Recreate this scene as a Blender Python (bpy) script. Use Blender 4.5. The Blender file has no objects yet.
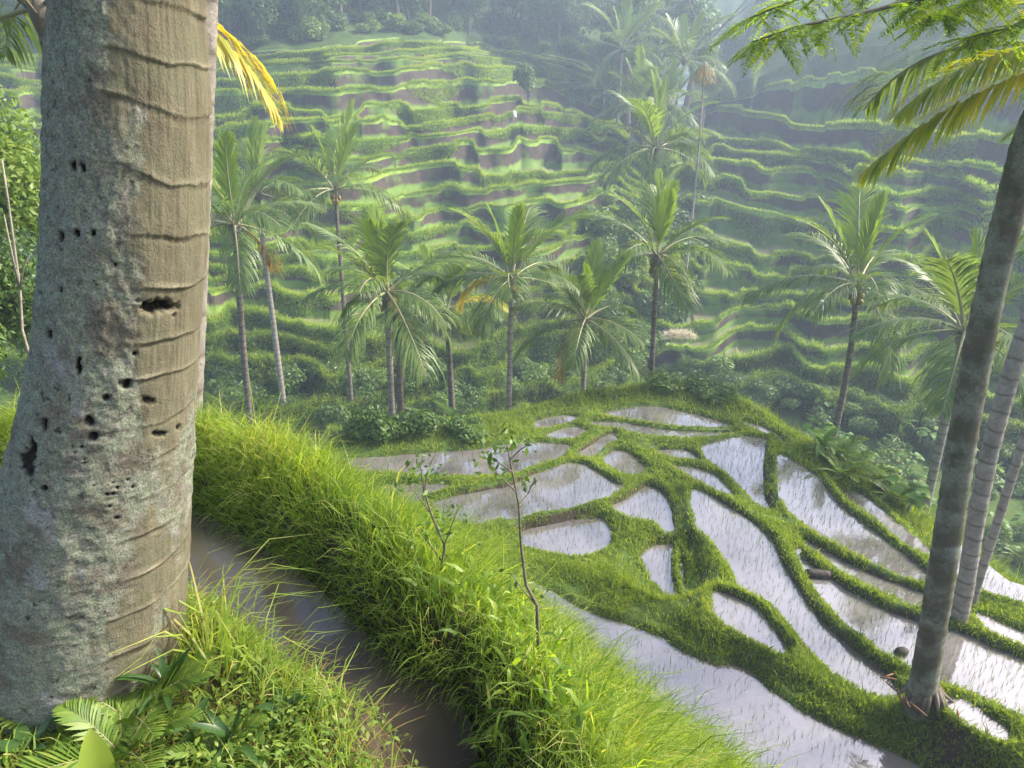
import bpy, math, random
import numpy as np
from mathutils import Matrix, Vector
SC = bpy.context.scene
COL = SC.collection
R = np.random.default_rng(11)
random.seed(5)
PI = math.pi

# ------------------------------------------------------------------ camera
FPX = 683.0
TH = math.radians(22.6)
CT, ST = math.cos(TH), math.sin(TH)
cam_d = bpy.data.cameras.new('camera'); cam = bpy.data.objects.new('camera', cam_d); COL.objects.link(cam)
cam_d.sensor_width = 36.0; cam_d.lens = 36.0*FPX/1024.0; cam_d.clip_end = 1000; cam_d.clip_start = 0.05
cam.location = (0, 0, 0); cam.rotation_euler = (PI/2-TH, 0, 0)
SC.camera = cam

def ray(px, py):
    """ground slopes of the view ray: x per metre of Y, z per metre of Y"""
    px = np.asarray(px, float); py = np.asarray(py, float)
    u = (px-512)/FPX; v = (384-py)/FPX
    Y = CT+ST*v; Z = -ST+CT*v
    return u/Y, Z/Y
def at(px, py, Y):
    a, b = ray(px, py); return np.stack([a*Y, Y+0*a, b*Y], -1)
def at_z(px, py, z):
    a, b = ray(px, py); Y = z/b; return np.stack([a*Y, Y, z+0*Y], -1)
def proj(P):
    P = np.asarray(P, float)
    d = P[..., 1]*CT-P[..., 2]*ST; up = P[..., 1]*ST+P[..., 2]*CT
    d = np.where(np.abs(d) < 1e-3, 1e-3, d)
    return 512+FPX*P[..., 0]/d, 384-FPX*up/d, d

# ------------------------------------------------------------------ noise
def _h(ix, iy, iz, s):
    n = (ix*374761393+iy*668265263+iz*2147483647+s*1274126177) & 0xFFFFFFFF
    n = ((n ^ (n >> 13))*1274126177) & 0xFFFFFFFF
    n = ((n ^ (n >> 16))*2246822519) & 0xFFFFFFFF
    return ((n ^ (n >> 15)) & 0xFFFFFF)/float(0xFFFFFF)
def vnoise(x, y=0.0, z=0.0, s=0):
    x, y, z = np.broadcast_arrays(np.asarray(x, float), np.asarray(y, float), np.asarray(z, float))
    fx, fy, fz = np.floor(x), np.floor(y), np.floor(z)
    ix, iy, iz = fx.astype(np.int64), fy.astype(np.int64), fz.astype(np.int64)
    tx, ty, tz = x-fx, y-fy, z-fz
    tx, ty, tz = [t*t*(3-2*t) for t in (tx, ty, tz)]
    def c(a, b, d): return _h(ix+a, iy+b, iz+d, s)
    x00 = c(0,0,0)*(1-tx)+c(1,0,0)*tx; x10 = c(0,1,0)*(1-tx)+c(1,1,0)*tx
    x01 = c(0,0,1)*(1-tx)+c(1,0,1)*tx; x11 = c(0,1,1)*(1-tx)+c(1,1,1)*tx
    return ((x00*(1-ty)+x10*ty)*(1-tz)+(x01*(1-ty)+x11*ty)*tz)*2-1
def fbm(x, y=0.0, z=0.0, s=0, o=4):
    r = 0; a = 1.0; f = 1.0; t = 0
    for i in range(o):
        r = r+a*vnoise(np.asarray(x)*f, np.asarray(y)*f, np.asarray(z)*f, s+i*7); t += a; a *= .5; f *= 2.03
    return r/t
def sstep(a, b, x):
    t = np.clip((x-a)/(b-a), 0, 1); return t*t*(3-2*t)

# ------------------------------------------------------------------ mesh + tags
def mesh(name, V, faces, mats, midx=None, smooth=True, attrs=None):
    """faces: list of int arrays (n,k) of uniform k"""
    me = bpy.data.meshes.new(name)
    V = np.ascontiguousarray(V, dtype=np.float32).reshape(-1, 3)
    if isinstance(faces, np.ndarray): faces = [faces]
    faces = [np.asarray(f, dtype=np.int32) for f in faces if len(f)]
    me.vertices.add(len(V)); me.vertices.foreach_set('co', V.ravel())
    tot = np.concatenate([np.full(len(f), f.shape[1], np.int32) for f in faces])
    lo = np.concatenate([f.ravel() for f in faces])
    st = np.concatenate([[0], np.cumsum(tot)[:-1]]).astype(np.int32)
    me.loops.add(len(lo)); me.loops.foreach_set('vertex_index', lo)
    me.polygons.add(len(tot)); me.polygons.foreach_set('loop_start', st)
    if smooth: me.polygons.foreach_set('use_smooth', np.ones(len(tot), bool))
    if not isinstance(mats, (list, tuple)): mats = [mats]
    for m in mats: me.materials.append(m)
    if midx is not None: me.polygons.foreach_set('material_index', np.asarray(midx, np.int32))
    for k, a in (attrs or {}).items():
        at_ = me.attributes.new(k, 'FLOAT', 'POINT'); at_.data.foreach_set('value', np.asarray(a, np.float32))
    me.update(calc_edges=True)
    return me
def obj(name, me, parent=None, loc=None, rot=None, scale=None):
    o = bpy.data.objects.new(name, me); COL.objects.link(o)
    if parent is not None: o.parent = parent
    if loc is not None: o.location = loc
    if rot is not None: o.rotation_euler = rot
    if scale is not None: o.scale = (scale,)*3 if np.isscalar(scale) else scale
    return o
def tag(o, label, cat, group=None, kind=None):
    o['label'] = label; o['category'] = cat
    if group: o['group'] = group
    if kind: o['kind'] = kind
    return o
def thing(name, loc, label, cat, group=None, rotz=0):
    o = obj(name, None, loc=tuple(loc), rot=(0, 0, rotz)); o.empty_display_size = .2
    return tag(o, label, cat, group)
def struct(name, me, label=None):
    o = obj(name, me); o['kind'] = 'structure'
    if label: o['label'] = label
    return o
def grid_faces(nr, nc, wrap=False):
    i = np.arange(nr-1)[:, None]*nc; j = np.arange(nc if wrap else nc-1)[None, :]
    k = (j+1) % nc
    return np.stack([i+j, i+k, i+nc+k, i+nc+j], -1).reshape(-1, 4)
class Acc:
    """collects vertex/face chunks"""
    def __init__(s): s.V = []; s.F = {}; s.M = {}; s.A = []; s.n = 0
    def add(s, V, F, m=0, a=0.0):
        V = np.asarray(V, float).reshape(-1, 3)
        if isinstance(F, np.ndarray): F = [F]
        for f in F:
            f = np.asarray(f); k = f.shape[1]
            s.F.setdefault(k, []).append(f+s.n); s.M.setdefault(k, []).append(np.full(len(f), m))
        s.V.append(V); s.A.append(np.broadcast_to(np.asarray(a, float), (len(V),))); s.n += len(V)
    def mesh(s, name, mats, smooth=True):
        ks = sorted(s.F)
        return mesh(name, np.concatenate(s.V), [np.concatenate(s.F[k]) for k in ks], mats,
                    np.concatenate([np.concatenate(s.M[k]) for k in ks]), smooth, {'tint': np.concatenate(s.A)})
def tube(P, rad, n=8, cap=True):
    """swept tube through points P with radii rad"""
    P = np.asarray(P, float); rad = np.broadcast_to(np.asarray(rad, float), (len(P),))
    T = np.gradient(P, axis=0); T /= np.linalg.norm(T, axis=1, keepdims=True)+1e-9
    ref = np.array([0., 0, 1]) if abs(T[0][2]) < .8 else np.array([1., 0, 0])
    V = []
    N = np.cross(T[0], ref); N /= np.linalg.norm(N)
    for i in range(len(P)):
        N = N-T[i]*N.dot(T[i]); N /= np.linalg.norm(N)+1e-9
        B = np.cross(T[i], N)
        a = np.arange(n)*2*PI/n
        V.append(P[i]+rad[i]*(np.cos(a)[:, None]*N+np.sin(a)[:, None]*B))
    V = np.concatenate(V); F = [grid_faces(len(P), n, True)]
    if cap: F.append(np.arange(n)[None, ::-1].copy()); F.append((np.arange(n)+(len(P)-1)*n)[None])
    return V, F
def blades(P, D, L, W, droop=.5, seg=2, side=None):
    """vectorised grass blades. P base (n,3), D unit start dirs, L lengths, W widths"""
    n = len(P); L = np.broadcast_to(L, (n,))[:, None]; W = np.broadcast_to(W, (n,))[:, None]
    droop = np.broadcast_to(droop, (n,))[:, None]
    if side is None:
        a = R.uniform(0, 2*PI, n); side = np.stack([np.cos(a), np.sin(a), 0*a], -1)
    H = D.copy(); H[:, 2] = 0; H /= np.linalg.norm(H, axis=1, keepdims=True)+1e-6
    G = np.array([0, 0, -1.])
    if seg == 1:
        V = np.stack([P-side*W/2, P+side*W/2, P+D*L], 1).reshape(-1, 3)
        b = np.arange(n)[:, None]*3
        return V, [b+np.array([0, 1, 2])]
    if seg == 2:
        M = P+D*L*.55
        D2 = D+(H*.8+G*.5)*droop; D2 /= np.linalg.norm(D2, axis=1, keepdims=True)+1e-6
        T = M+D2*L*.5
        V = np.stack([P-side*W/2, P+side*W/2, M-side*W*.4, M+side*W*.4, T], 1).reshape(-1, 3)
        b = np.arange(n)[:, None]*5
        return V, [b+np.array([0, 1, 3, 2]), b+np.array([2, 3, 4])]
    M = P+D*L*.4
    D2 = D+(H*.5+G*.3)*droop; D2 /= np.linalg.norm(D2, axis=1, keepdims=True)+1e-6
    M2 = M+D2*L*.35
    D3 = D2+(H*.5+G*.9)*droop; D3 /= np.linalg.norm(D3, axis=1, keepdims=True)+1e-6
    T = M2+D3*L*.33
    V = np.stack([P-side*W*.4, P+side*W*.4, M-side*W*.5, M+side*W*.5, M2-side*W*.35, M2+side*W*.35, T], 1).reshape(-1, 3)
    b = np.arange(n)[:, None]*7
    return V, [b+np.array([0, 1, 3, 2]), b+np.array([2, 3, 5, 4]), b+np.array([4, 5, 6])]
def lean_dirs(n, amount, bias=(0, 0)):
    a = R.uniform(0, 2*PI, n); r = np.abs(R.normal(0, amount, n))
    D = np.stack([np.cos(a)*r+bias[0], np.sin(a)*r+bias[1], np.ones(n)], -1)
    return D/np.linalg.norm(D, axis=1, keepdims=True)

# ------------------------------------------------------------------ materials
def mat(name):
    m = bpy.data.materials.new(name); m.use_nodes = True
    nt = m.node_tree; nt.nodes.clear()
    out = nt.nodes.new('ShaderNodeOutputMaterial')
    return m, nt, out
def N(nt, t, **kw):
    n = nt.nodes.new('ShaderNode'+t)
    for k, v in kw.items():
        if hasattr(n, k) and not isinstance(v, tuple) and k in n.bl_rna.properties: setattr(n, k, v)
        else: n.inputs[k].default_value = v
    return n
def ramp(nt, fac, stops):
    r = nt.nodes.new('ShaderNodeValToRGB'); e = r.color_ramp.elements
    while len(e) < len(stops): e.new(.5)
    for i, (p, c) in enumerate(stops):
        e[i].position = p; e[i].color = (c, c, c, 1) if np.isscalar(c) else tuple(c)+(1,)
    nt.links.new(fac, r.inputs['Fac']); return r.outputs['Color']
def mixc(nt, fac, a, b, blend='MIX'):
    m = nt.nodes.new('ShaderNodeMix'); m.data_type = 'RGBA'; m.blend_type = blend
    for s, v in ((0, fac), (6, a), (7, b)):
        if hasattr(v, 'links'): nt.links.new(v, m.inputs[s])
        else: m.inputs[s].default_value = v if (s == 0 or len(v) == 4) else tuple(v)+(1,)
    return m.outputs[2]
def noise(nt, scale, detail=4, rough=.6, vec=None, stretch=None):
    n = nt.nodes.new('ShaderNodeTexNoise'); n.inputs['Scale'].default_value = scale
    n.inputs['Detail'].default_value = detail; n.inputs['Roughness'].default_value = rough
    if vec is None:
        g = nt.nodes.new('ShaderNodeNewGeometry'); vec = g.outputs['Position']
    if stretch:
        mp = nt.nodes.new('ShaderNodeMapping'); mp.inputs['Scale'].default_value = stretch
        nt.links.new(vec, mp.inputs['Vector']); vec = mp.outputs['Vector']
    nt.links.new(vec, n.inputs['Vector']); return n.outputs['Fac']
def objvec(nt):
    t = nt.nodes.new('ShaderNodeTexCoord'); return t.outputs['Object']
def leaf_mat(name, stops, trans=.45, tcol=(1.5, 1.35, .5), rough=.45, spec=.3, nscale=None):
    """two-sided leaf: diffuse + translucent; colour runs over the per-blade random 'tint'"""
    m, nt, out = mat(name)
    a = nt.nodes.new('ShaderNodeAttribute'); a.attribute_name = 'tint'
    fac = a.outputs['Fac']
    if nscale:
        nz = noise(nt, nscale, 3)
        ad = nt.nodes.new('ShaderNodeMath'); ad.operation = 'MULTIPLY_ADD'
        nt.links.new(nz, ad.inputs[0]); ad.inputs[1].default_value = 1.1; ad.inputs[2].default_value = -.55
        ad2 = nt.nodes.new('ShaderNodeMath'); ad2.operation = 'ADD'; ad2.use_clamp = True
        nt.links.new(ad.outputs[0], ad2.inputs[0]); nt.links.new(fac, ad2.inputs[1]); fac = ad2.outputs[0]
    col = ramp(nt, fac, stops)
    p = N(nt, 'BsdfPrincipled'); p.inputs['Roughness'].default_value = rough
    p.inputs['Specular IOR Level'].default_value = spec
    nt.links.new(col, p.inputs['Base Color'])
    t = N(nt, 'BsdfTranslucent'); tc = mixc(nt, 1.0, col, tcol, 'MULTIPLY'); nt.links.new(tc, t.inputs['Color'])
    mx = N(nt, 'MixShader'); mx.inputs[0].default_value = trans
    nt.links.new(p.outputs[0], mx.inputs[1]); nt.links.new(t.outputs[0], mx.inputs[2])
    nt.links.new(mx.outputs[0], out.inputs['Surface']); return m
def simple(name, col, rough=.8, spec=.2, col2=None, scale=3.0, bump=0.0, stretch=None, obj_=True, bscale=None):
    m, nt, out = mat(name)
    p = N(nt, 'BsdfPrincipled'); p.inputs['Roughness'].default_value = rough; p.inputs['Specular IOR Level'].default_value = spec
    vec = objvec(nt) if obj_ else None
    if col2 is not None:
        nz = noise(nt, scale, 6, .65, vec, stretch)
        nt.links.new(ramp(nt, nz, [(.35, col), (.65, col2)]), p.inputs['Base Color'])
    else: p.inputs['Base Color'].default_value = tuple(col)+(1,)
    if bump:
        nb = noise(nt, bscale or scale*3, 6, .7, vec, stretch)
        b = N(nt, 'Bump'); b.inputs['Strength'].default_value = bump; b.inputs['Distance'].default_value = .05
        nt.links.new(nb, b.inputs['Height']); nt.links.new(b.outputs[0], p.inputs['Normal'])
    nt.links.new(p.outputs[0], out.inputs['Surface']); return m

M = {}
M['bank_grass'] = leaf_mat('bank_grass', [(0, (.09, .165, .026)), (.4, (.20, .31, .045)), (.8, (.34, .435, .075)), (1, (.50, .46, .18))], .55, (1.45, 1.4, .45), .4, .35, 1.2)
M['bund_grass'] = leaf_mat('bund_grass', [(0, (.085, .15, .022)), (.5, (.18, .265, .035)), (1, (.31, .37, .06))], .45, (1.5, 1.4, .4), .5, .25, .9)
M['hill_grass'] = leaf_mat('hill_grass', [(0, (.08, .16, .028)), (.5, (.18, .30, .045)), (1, (.34, .42, .07))], .45, (1.5, 1.4, .45), .6, .2, .25)
M['seedling'] = leaf_mat('seedling', [(0, (.05, .10, .03)), (1, (.12, .18, .05))], .4, (1.4, 1.3, .5), .5, .3)
M['frond'] = leaf_mat('frond', [(0, (.07, .13, .04)), (.6, (.13, .20, .055)), (1, (.20, .26, .07))], .42, (1.5, 1.4, .6), .42, .4)
M['frond_young'] = leaf_mat('frond_young', [(0, (.12, .22, .03)), (1, (.24, .33, .045))], .4, (1.5, 1.4, .4), .36, .5)
M['frond_old'] = leaf_mat('frond_old', [(0, (.12, .12, .035)), (.5, (.24, .18, .05)), (1, (.30, .21, .09))], .35, (1.4, 1.1, .5), .5, .3)
M['frond_yellow'] = leaf_mat('frond_yellow', [(0, (.28, .31, .03)), (1, (.56, .48, .05))], .55, (1.6, 1.3, .4), .4, .4)
M['leaf'] = leaf_mat('leaf', [(0, (.04, .085, .018)), (.5, (.08, .15, .028)), (1, (.14, .22, .04))], .35, (1.5, 1.4, .4), .45, .35)
M['leaf_light'] = leaf_mat('leaf_light', [(0, (.08, .15, .025)), (.5, (.15, .24, .04)), (1, (.27, .33, .07))], .4, (1.5, 1.4, .4), .45, .35)
M['leaf_broad'] = leaf_mat('leaf_broad', [(0, (.07, .16, .03)), (1, (.17, .28, .06))], .45, (1.4, 1.4, .4), .5, .25)
M['leaf_branch'] = leaf_mat('leaf_branch', [(0, (.10, .19, .02)), (.6, (.22, .34, .03)), (1, (.40, .46, .05))], .62, (1.6, 1.5, .35), .45, .3)
M['rachis'] = simple('rachis', (.24, .25, .12), .45, .4, (.32, .28, .16), 4)
M['rachis_dry'] = simple('rachis_dry', (.24, .18, .10), .6, .3, (.34, .27, .17), 4)
def ring_bark(name, c1, c2, dark):
    m, nt, out = mat(name); v = objvec(nt); p = N(nt, 'BsdfPrincipled'); p.inputs['Roughness'].default_value = .88; p.inputs['Specular IOR Level'].default_value = .15
    base = ramp(nt, noise(nt, 6, 6, .68, v), [(.35, c1), (.65, c2)])
    base = mixc(nt, ramp(nt, noise(nt, 22, 5, .7, v), [(.55, 0.), (.7, .6)]), base, tuple(min(1, q*1.45) for q in c2))
    wv = nt.nodes.new('ShaderNodeTexWave'); wv.wave_type = 'BANDS'; wv.bands_direction = 'Z'; wv.wave_profile = 'SAW'
    nt.links.new(v, wv.inputs['Vector']); wv.inputs['Scale'].default_value = 1.25; wv.inputs['Distortion'].default_value = 2.2; wv.inputs['Detail'].default_value = 3; wv.inputs['Detail Scale'].default_value = 1.6
    rg = ramp(nt, wv.outputs['Fac'], [(0, .85), (.16, 0.), (.9, 0.), (1, .5)])
    col = mixc(nt, rg, base, dark); nt.links.new(col, p.inputs['Base Color'])
    ad = nt.nodes.new('ShaderNodeMath'); ad.operation = 'ADD'; nt.links.new(wv.outputs['Fac'], ad.inputs[0]); nt.links.new(noise(nt, 40, 5, .7, v), ad.inputs[1])
    b = N(nt, 'Bump'); b.inputs['Strength'].default_value = .6; b.inputs['Distance'].default_value = .03
    nt.links.new(ad.outputs[0], b.inputs['Height']); nt.links.new(b.outputs[0], p.inputs['Normal'])
    nt.links.new(p.outputs[0], out.inputs['Surface']); M[name] = m
ring_bark('palm_bark', (.10, .085, .07), (.20, .175, .145), (.045, .036, .028))
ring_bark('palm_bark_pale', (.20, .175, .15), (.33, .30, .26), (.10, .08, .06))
M['bark'] = simple('bark', (.10, .085, .065), .9, .1, (.2, .175, .14), 4, .5)
M['coconut'] = simple('coconut', (.22, .15, .05), .5, .3, (.28, .22, .07), 6)
M['soil'] = simple('soil', (.06, .045, .032), .9, .15, (.11, .085, .06), 2.5, .5, None, False)
M['deadwood'] = simple('deadwood', (.22, .19, .15), .85, .15, (.36, .32, .27), 5, .4)

M['frond_near'] = leaf_mat('frond_near', [(0, (.17, .27, .03)), (.5, (.34, .40, .035)), (1, (.58, .50, .05))], .66, (1.6, 1.45, .35), .36, .45, 1.6)
M['palm_moss'] = simple('palm_moss', (.12, .13, .075), .9, .1, (.40, .37, .32), 9, .8, (1, 1, .6), True, 22)
M['leaf_dark'] = leaf_mat('leaf_dark', [(0, (.02, .055, .014)), (1, (.06, .12, .03))], .3, (1.4, 1.4, .4), .3, .5)
M['straw'] = leaf_mat('straw', [(0, (.35, .30, .20)), (1, (.55, .50, .38))], .25, (1.2, 1.1, .8), .7, .2)
M['straw2'] = simple('straw2', (.34, .27, .14), .5, .3, (.45, .38, .22), 6)
M['wetwood'] = simple('wetwood', (.018, .014, .011), .6, .3, (.045, .035, .028), 7, .4)
M['straw3'] = simple('straw3', (.11, .05, .03), .8, .2, (.22, .12, .07), 8)
# ------------------------------------------------------------------ setting materials
def ground_mat(name, flat_cols, steep_cols, nscale=1.0, lo=.55, hi=.8, rough=.9, spec=.15, steep_noise=.35):
    m, nt, out = mat(name)
    g = nt.nodes.new('ShaderNodeNewGeometry')
    sx = nt.nodes.new('ShaderNodeSeparateXYZ'); nt.links.new(g.outputs['Normal'], sx.inputs[0])
    n1 = noise(nt, nscale, 6, .65); n2 = noise(nt, nscale*4.7, 5, .7)
    ma = nt.nodes.new('ShaderNodeMath'); ma.operation = 'MULTIPLY_ADD'
    nt.links.new(n1, ma.inputs[0]); ma.inputs[1].default_value = steep_noise*2; ma.inputs[2].default_value = -steep_noise
    ad = nt.nodes.new('ShaderNodeMath'); ad.operation = 'ADD'
    nt.links.new(ma.outputs[0], ad.inputs[0]); nt.links.new(sx.outputs['Z'], ad.inputs[1])
    f = ramp(nt, ad.outputs[0], [(lo, 0.0), (hi, 1.0)])
    cf = ramp(nt, n2, flat_cols); cs = ramp(nt, n2, steep_cols)
    p = N(nt, 'BsdfPrincipled'); p.inputs['Roughness'].default_value = rough; p.inputs['Specular IOR Level'].default_value = spec
    nt.links.new(mixc(nt, f, cs, cf), p.inputs['Base Color'])
    b = N(nt, 'Bump'); b.inputs['Strength'].default_value = .6; b.inputs['Distance'].default_value = .08
    nt.links.new(n2, b.inputs['Height']); nt.links.new(b.outputs[0], p.inputs['Normal'])
    nt.links.new(p.outputs[0], out.inputs['Surface']); return m
M['bank_soil'] = ground_mat('bank_soil', [(.3, (.035, .036, .012)), (.7, (.075, .075, .025))], [(.3, (.03, .022, .014)), (.7, (.075, .058, .04))], 2.2)
M['bund_soil'] = ground_mat('bund_soil', [(.3, (.04, .07, .013)), (.7, (.08, .125, .02))], [(.3, (.028, .022, .016)), (.7, (.07, .056, .04))], 1.6, .6, .85)
M['mud'] = simple('mud', (.05, .037, .025), .7, .3, (.085, .066, .047), 1.5, .3, None, False)
M['hill_riser'] = ground_mat('hill_riser', [(.3, (.07, .13, .025)), (.7, (.15, .23, .045))], [(.3, (.032, .025, .021)), (.7, (.085, .066, .056))], .17, .32, .5, .9, .1, .75)
M['hill_tread'] = simple('hill_tread', (.10, .15, .035), .6, .2, (.14, .13, .065), .35, .2, None, False)
M['hill_lip'] = simple('hill_lip', (.12, .20, .03), .9, .1, (.24, .34, .055), 1.2, .6, None, False, 4)
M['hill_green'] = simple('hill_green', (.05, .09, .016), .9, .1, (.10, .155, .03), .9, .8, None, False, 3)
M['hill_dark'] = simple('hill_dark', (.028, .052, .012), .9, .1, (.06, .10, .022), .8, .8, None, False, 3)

def water_mat(name, base1, base2, refl, rip=.02):
    m, nt, out = mat(name)
    nz = noise(nt, .9, 4, .6)
    p = N(nt, 'BsdfPrincipled'); p.inputs['Roughness'].default_value = .9
    nt.links.new(ramp(nt, nz, [(.35, base1), (.65, base2)]), p.inputs['Base Color'])
    gl = N(nt, 'BsdfGlossy'); gl.inputs['Roughness'].default_value = .03; gl.inputs['Color'].default_value = (.97, .95, 1, 1)
    nb = noise(nt, 9, 3, .5)
    b = N(nt, 'Bump'); b.inputs['Strength'].default_value = rip; b.inputs['Distance'].default_value = .05
    nt.links.new(nb, b.inputs['Height']); nt.links.new(b.outputs[0], gl.inputs['Normal'])
    fr = N(nt, 'Fresnel'); fr.inputs['IOR'].default_value = 1.33
    ma = nt.nodes.new('ShaderNodeMath'); ma.operation = 'MULTIPLY_ADD'; ma.use_clamp = True
    nt.links.new(fr.outputs[0], ma.inputs[0]); ma.inputs[1].default_value = (1.2 if refl > .1 else .06); ma.inputs[2].default_value = refl
    mx = N(nt, 'MixShader'); nt.links.new(ma.outputs[0], mx.inputs[0])
    nt.links.new(p.outputs[0], mx.inputs[1]); nt.links.new(gl.outputs[0], mx.inputs[2])
    nt.links.new(mx.outputs[0], out.inputs['Surface']); return m
M['paddy_water'] = water_mat('paddy_water', (.06, .05, .047), (.14, .122, .12), .155)
M['channel_water'] = water_mat('channel_water', (.022, .016, .010), (.04, .03, .018), .0)

# ------------------------------------------------------------------ helpers on polygons in plan
def seg_dist(X, Y, A, B):
    dx, dy = B[0]-A[0], B[1]-A[1]; L2 = dx*dx+dy*dy+1e-12
    t = np.clip(((X-A[0])*dx+(Y-A[1])*dy)/L2, 0, 1)
    return np.hypot(X-(A[0]+t*dx), Y-(A[1]+t*dy))
def poly_sd(X, Y, P):
    """signed distance to a polygon, positive inside"""
    d = np.full(X.shape, 1e9); ins = np.zeros(X.shape, bool)
    n = len(P)
    for i in range(n):
        A, B = P[i], P[(i+1) % n]
        d = np.minimum(d, seg_dist(X, Y, A, B))
        c = ((A[1] > Y) != (B[1] > Y))
        xi = (B[0]-A[0])*(Y-A[1])/((B[1]-A[1])+1e-12)+A[0]
        ins ^= c & (X < xi)
    return np.where(ins, d, -d)
def smooth_poly(P, it=1, c=.16):
    P = np.asarray(P, float)
    for _ in range(it):
        Q = np.roll(P, -1, 0); P = np.stack([(1-c)*P+c*Q, c*P+(1-c)*Q], 1).reshape(-1, P.shape[1])
    return P

# ------------------------------------------------------------------ the paddy terrace below
def zp(Y): return -6.8-.12*(Y-6)
def at_p(px, py, off=0.0):
    a, b = ray(px, py); Y = (-6.08+off)/(b+.12); return np.stack([a*Y, Y, b*Y], -1)
PADDIES = [
 (0, [(603,414),(617,411),(637,407),(662,408),(699,416),(732,426.5),(689,426.5),(660,424),(637,420),(617,417)]),
 (0, [(592,423),(594,420.5),(609,420.5),(637,424),(666,428.5),(689,430.5),(738,430.5),(718,436),(679,437.5),(646,435),(627,430)]),
 (0, [(536,427),(537,422),(550,418.5),(564,416),(574,417),(560,423),(545,427)]),
 (0, [(547,436),(560,431),(576,427),(583,430),(572,436),(560,438)]),
 (0, [(352,460),(387,458),(428,454),(477,451),(512,445),(539,443.5),(568,446),(559,455.5),(529,466),(508,472),(428,473),(390,468),(360,470)]),
 (-.1, [(360,488),(395,486),(447,485.5),(428,491),(424,500),(395,506),(370,506)]),
 (0, [(436,503),(477,493),(508,486),(549,471),(570,464),(588,467),(603,474),(621,484),(598,496),(559,506),(525,513),(500,514),(477,522),(449,514)]),
 (.1, [(578,454.5),(593,443.5),(605,434),(612,432.5),(614,438.5),(599,449),(587,455.5)]),
 (0, [(605,459),(617,451),(629,455),(643,467),(631,475.5),(617,468)]),
 (-.1, [(611,502),(637,493),(646,484.5),(662,491),(668,500),(670,530),(662,523),(654,516),(633,514)]),
 (-.3, [(523,528),(559,523),(602,519.5),(607,532),(604,542),(584,551),(559,549),(527,542)]),
 (-.45, [(644,556),(656,547),(682,546.5),(677,563),(680,593),(669,590),(654,576)]),
 (-.22, [(694,490),(718,501),(741,515),(765,528),(777,542),(780,549),(789,570),(805,598),(821,617),(848,645),(881,670),(893,690),(863,683),(838,670),(815,650),(800,632),(783,613),(770,601),(742,584),(731,562),(715,539),(699,523),(695,502)]),
 (-.15, [(716,594),(729,594),(746,603),(764,607),(768,617),(786,648),(758,634),(729,620),(717,610)]),
 (0, [(703,447),(718,443),(743,437),(767,440),(764,457),(763,489),(771,512),(755,499),(738,483),(722,467),(709,459)]),
 (.05, [(651,447),(675,447.5),(689,449),(700,459),(679,457),(656,451)]),
 (.05, [(673,467),(695,469),(716,477),(726,489),(732,497),(704,484),(683,473)]),
 (-.1, [(778,455),(796,464),(816,477),(828,491),(843,507),(867,524),(888,545),(910,560),(930,574),(921,577),(898,570),(879,563),(849,550),(833,542),(816,530),(786,507),(782,477)]),
 (-.25, [(948,545),(962,549),(976,560),(990,572),(1006,584),(1060,600),(1060,610),(1015,598),(990,590),(974,582),(958,573),(945,562)]),
 (-.35, [(843,494),(855,491),(875,506),(898,527),(922,547),(932,556),(924,561),(902,543),(873,517),(851,504)]),
 (-.3, [(806,540),(820,548),(840,560),(856,566),(879,576),(900,582),(926,590),(956,600),(952,611),(924,604),(902,598),(875,586),(843,570),(822,554),(808,546)]),
 (-.35, [(797,550),(805,552),(815,566),(822,576),(829,577),(846,586),(863,597),(892,609),(918,617),(949,631),(980,642),(1023,657),(1090,680),(1090,742),(1023,717),(990,703),(961,691),(939,678),(915,662),(905,659),(879,648),(863,637),(843,619),(832,605),(817,590),(805,572)]),
 (-.3, [(979,616),(994,622),(1016,632),(1040,640),(1036,648),(1008,636),(990,627)]),
 (-.1, [(742,422),(761,427),(777,437),(786,446),(776,441),(762,431)]),
 (-.05, [(946,700),(965,704),(986,718),(1003,728),(990,728),(965,714)]),
 (-.5, [(430,545),(460,556),(493,569),(541,588),(575,610),(609,622),(658,639),(687,658),(719,671),(736,667),(751,675),(768,693),(793,711),(850,738),(900,760),(960,790),(960,850),(820,850),(700,760),(620,690),(540,640),(440,575)]),
]
PP = []
for off, pts in PADDIES:
    q = np.array(pts, float)
    c = at_p(q[:, 0].mean(), q[:, 1].mean(), off); z = float(c[2])
    P3 = smooth_poly(at_z(q[:, 0], q[:, 1], z), 1, .08)[:, :2]
    T_ = np.roll(P3, -1, 0)-np.roll(P3, 1, 0); T_ /= np.linalg.norm(T_, axis=1, keepdims=True)+1e-9
    ar = np.sum(P3[:, 0]*np.roll(P3[:, 1], -1)-np.roll(P3[:, 0], -1)*P3[:, 1])
    No = np.stack([T_[:, 1], -T_[:, 0]], -1)*(1 if ar > 0 else -1)     # near shores lie a little closer than the grass lets one see
    PP.append((z, P3+No*(.02+.13*np.clip(-No[:, 1:], 0, 1))))
RIM_PX = [(290,490),(345,449),(420,438),(510,422),(583,406),(640,398),(700,401),(748,414),(795,437),(850,474),(905,517),(960,552),(1010,575),(1080,603),(1250,680),(1300,900),(600,1000),(330,640)]
RIM = at_p(*np.array(RIM_PX, float).T)[:, :2]

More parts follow.
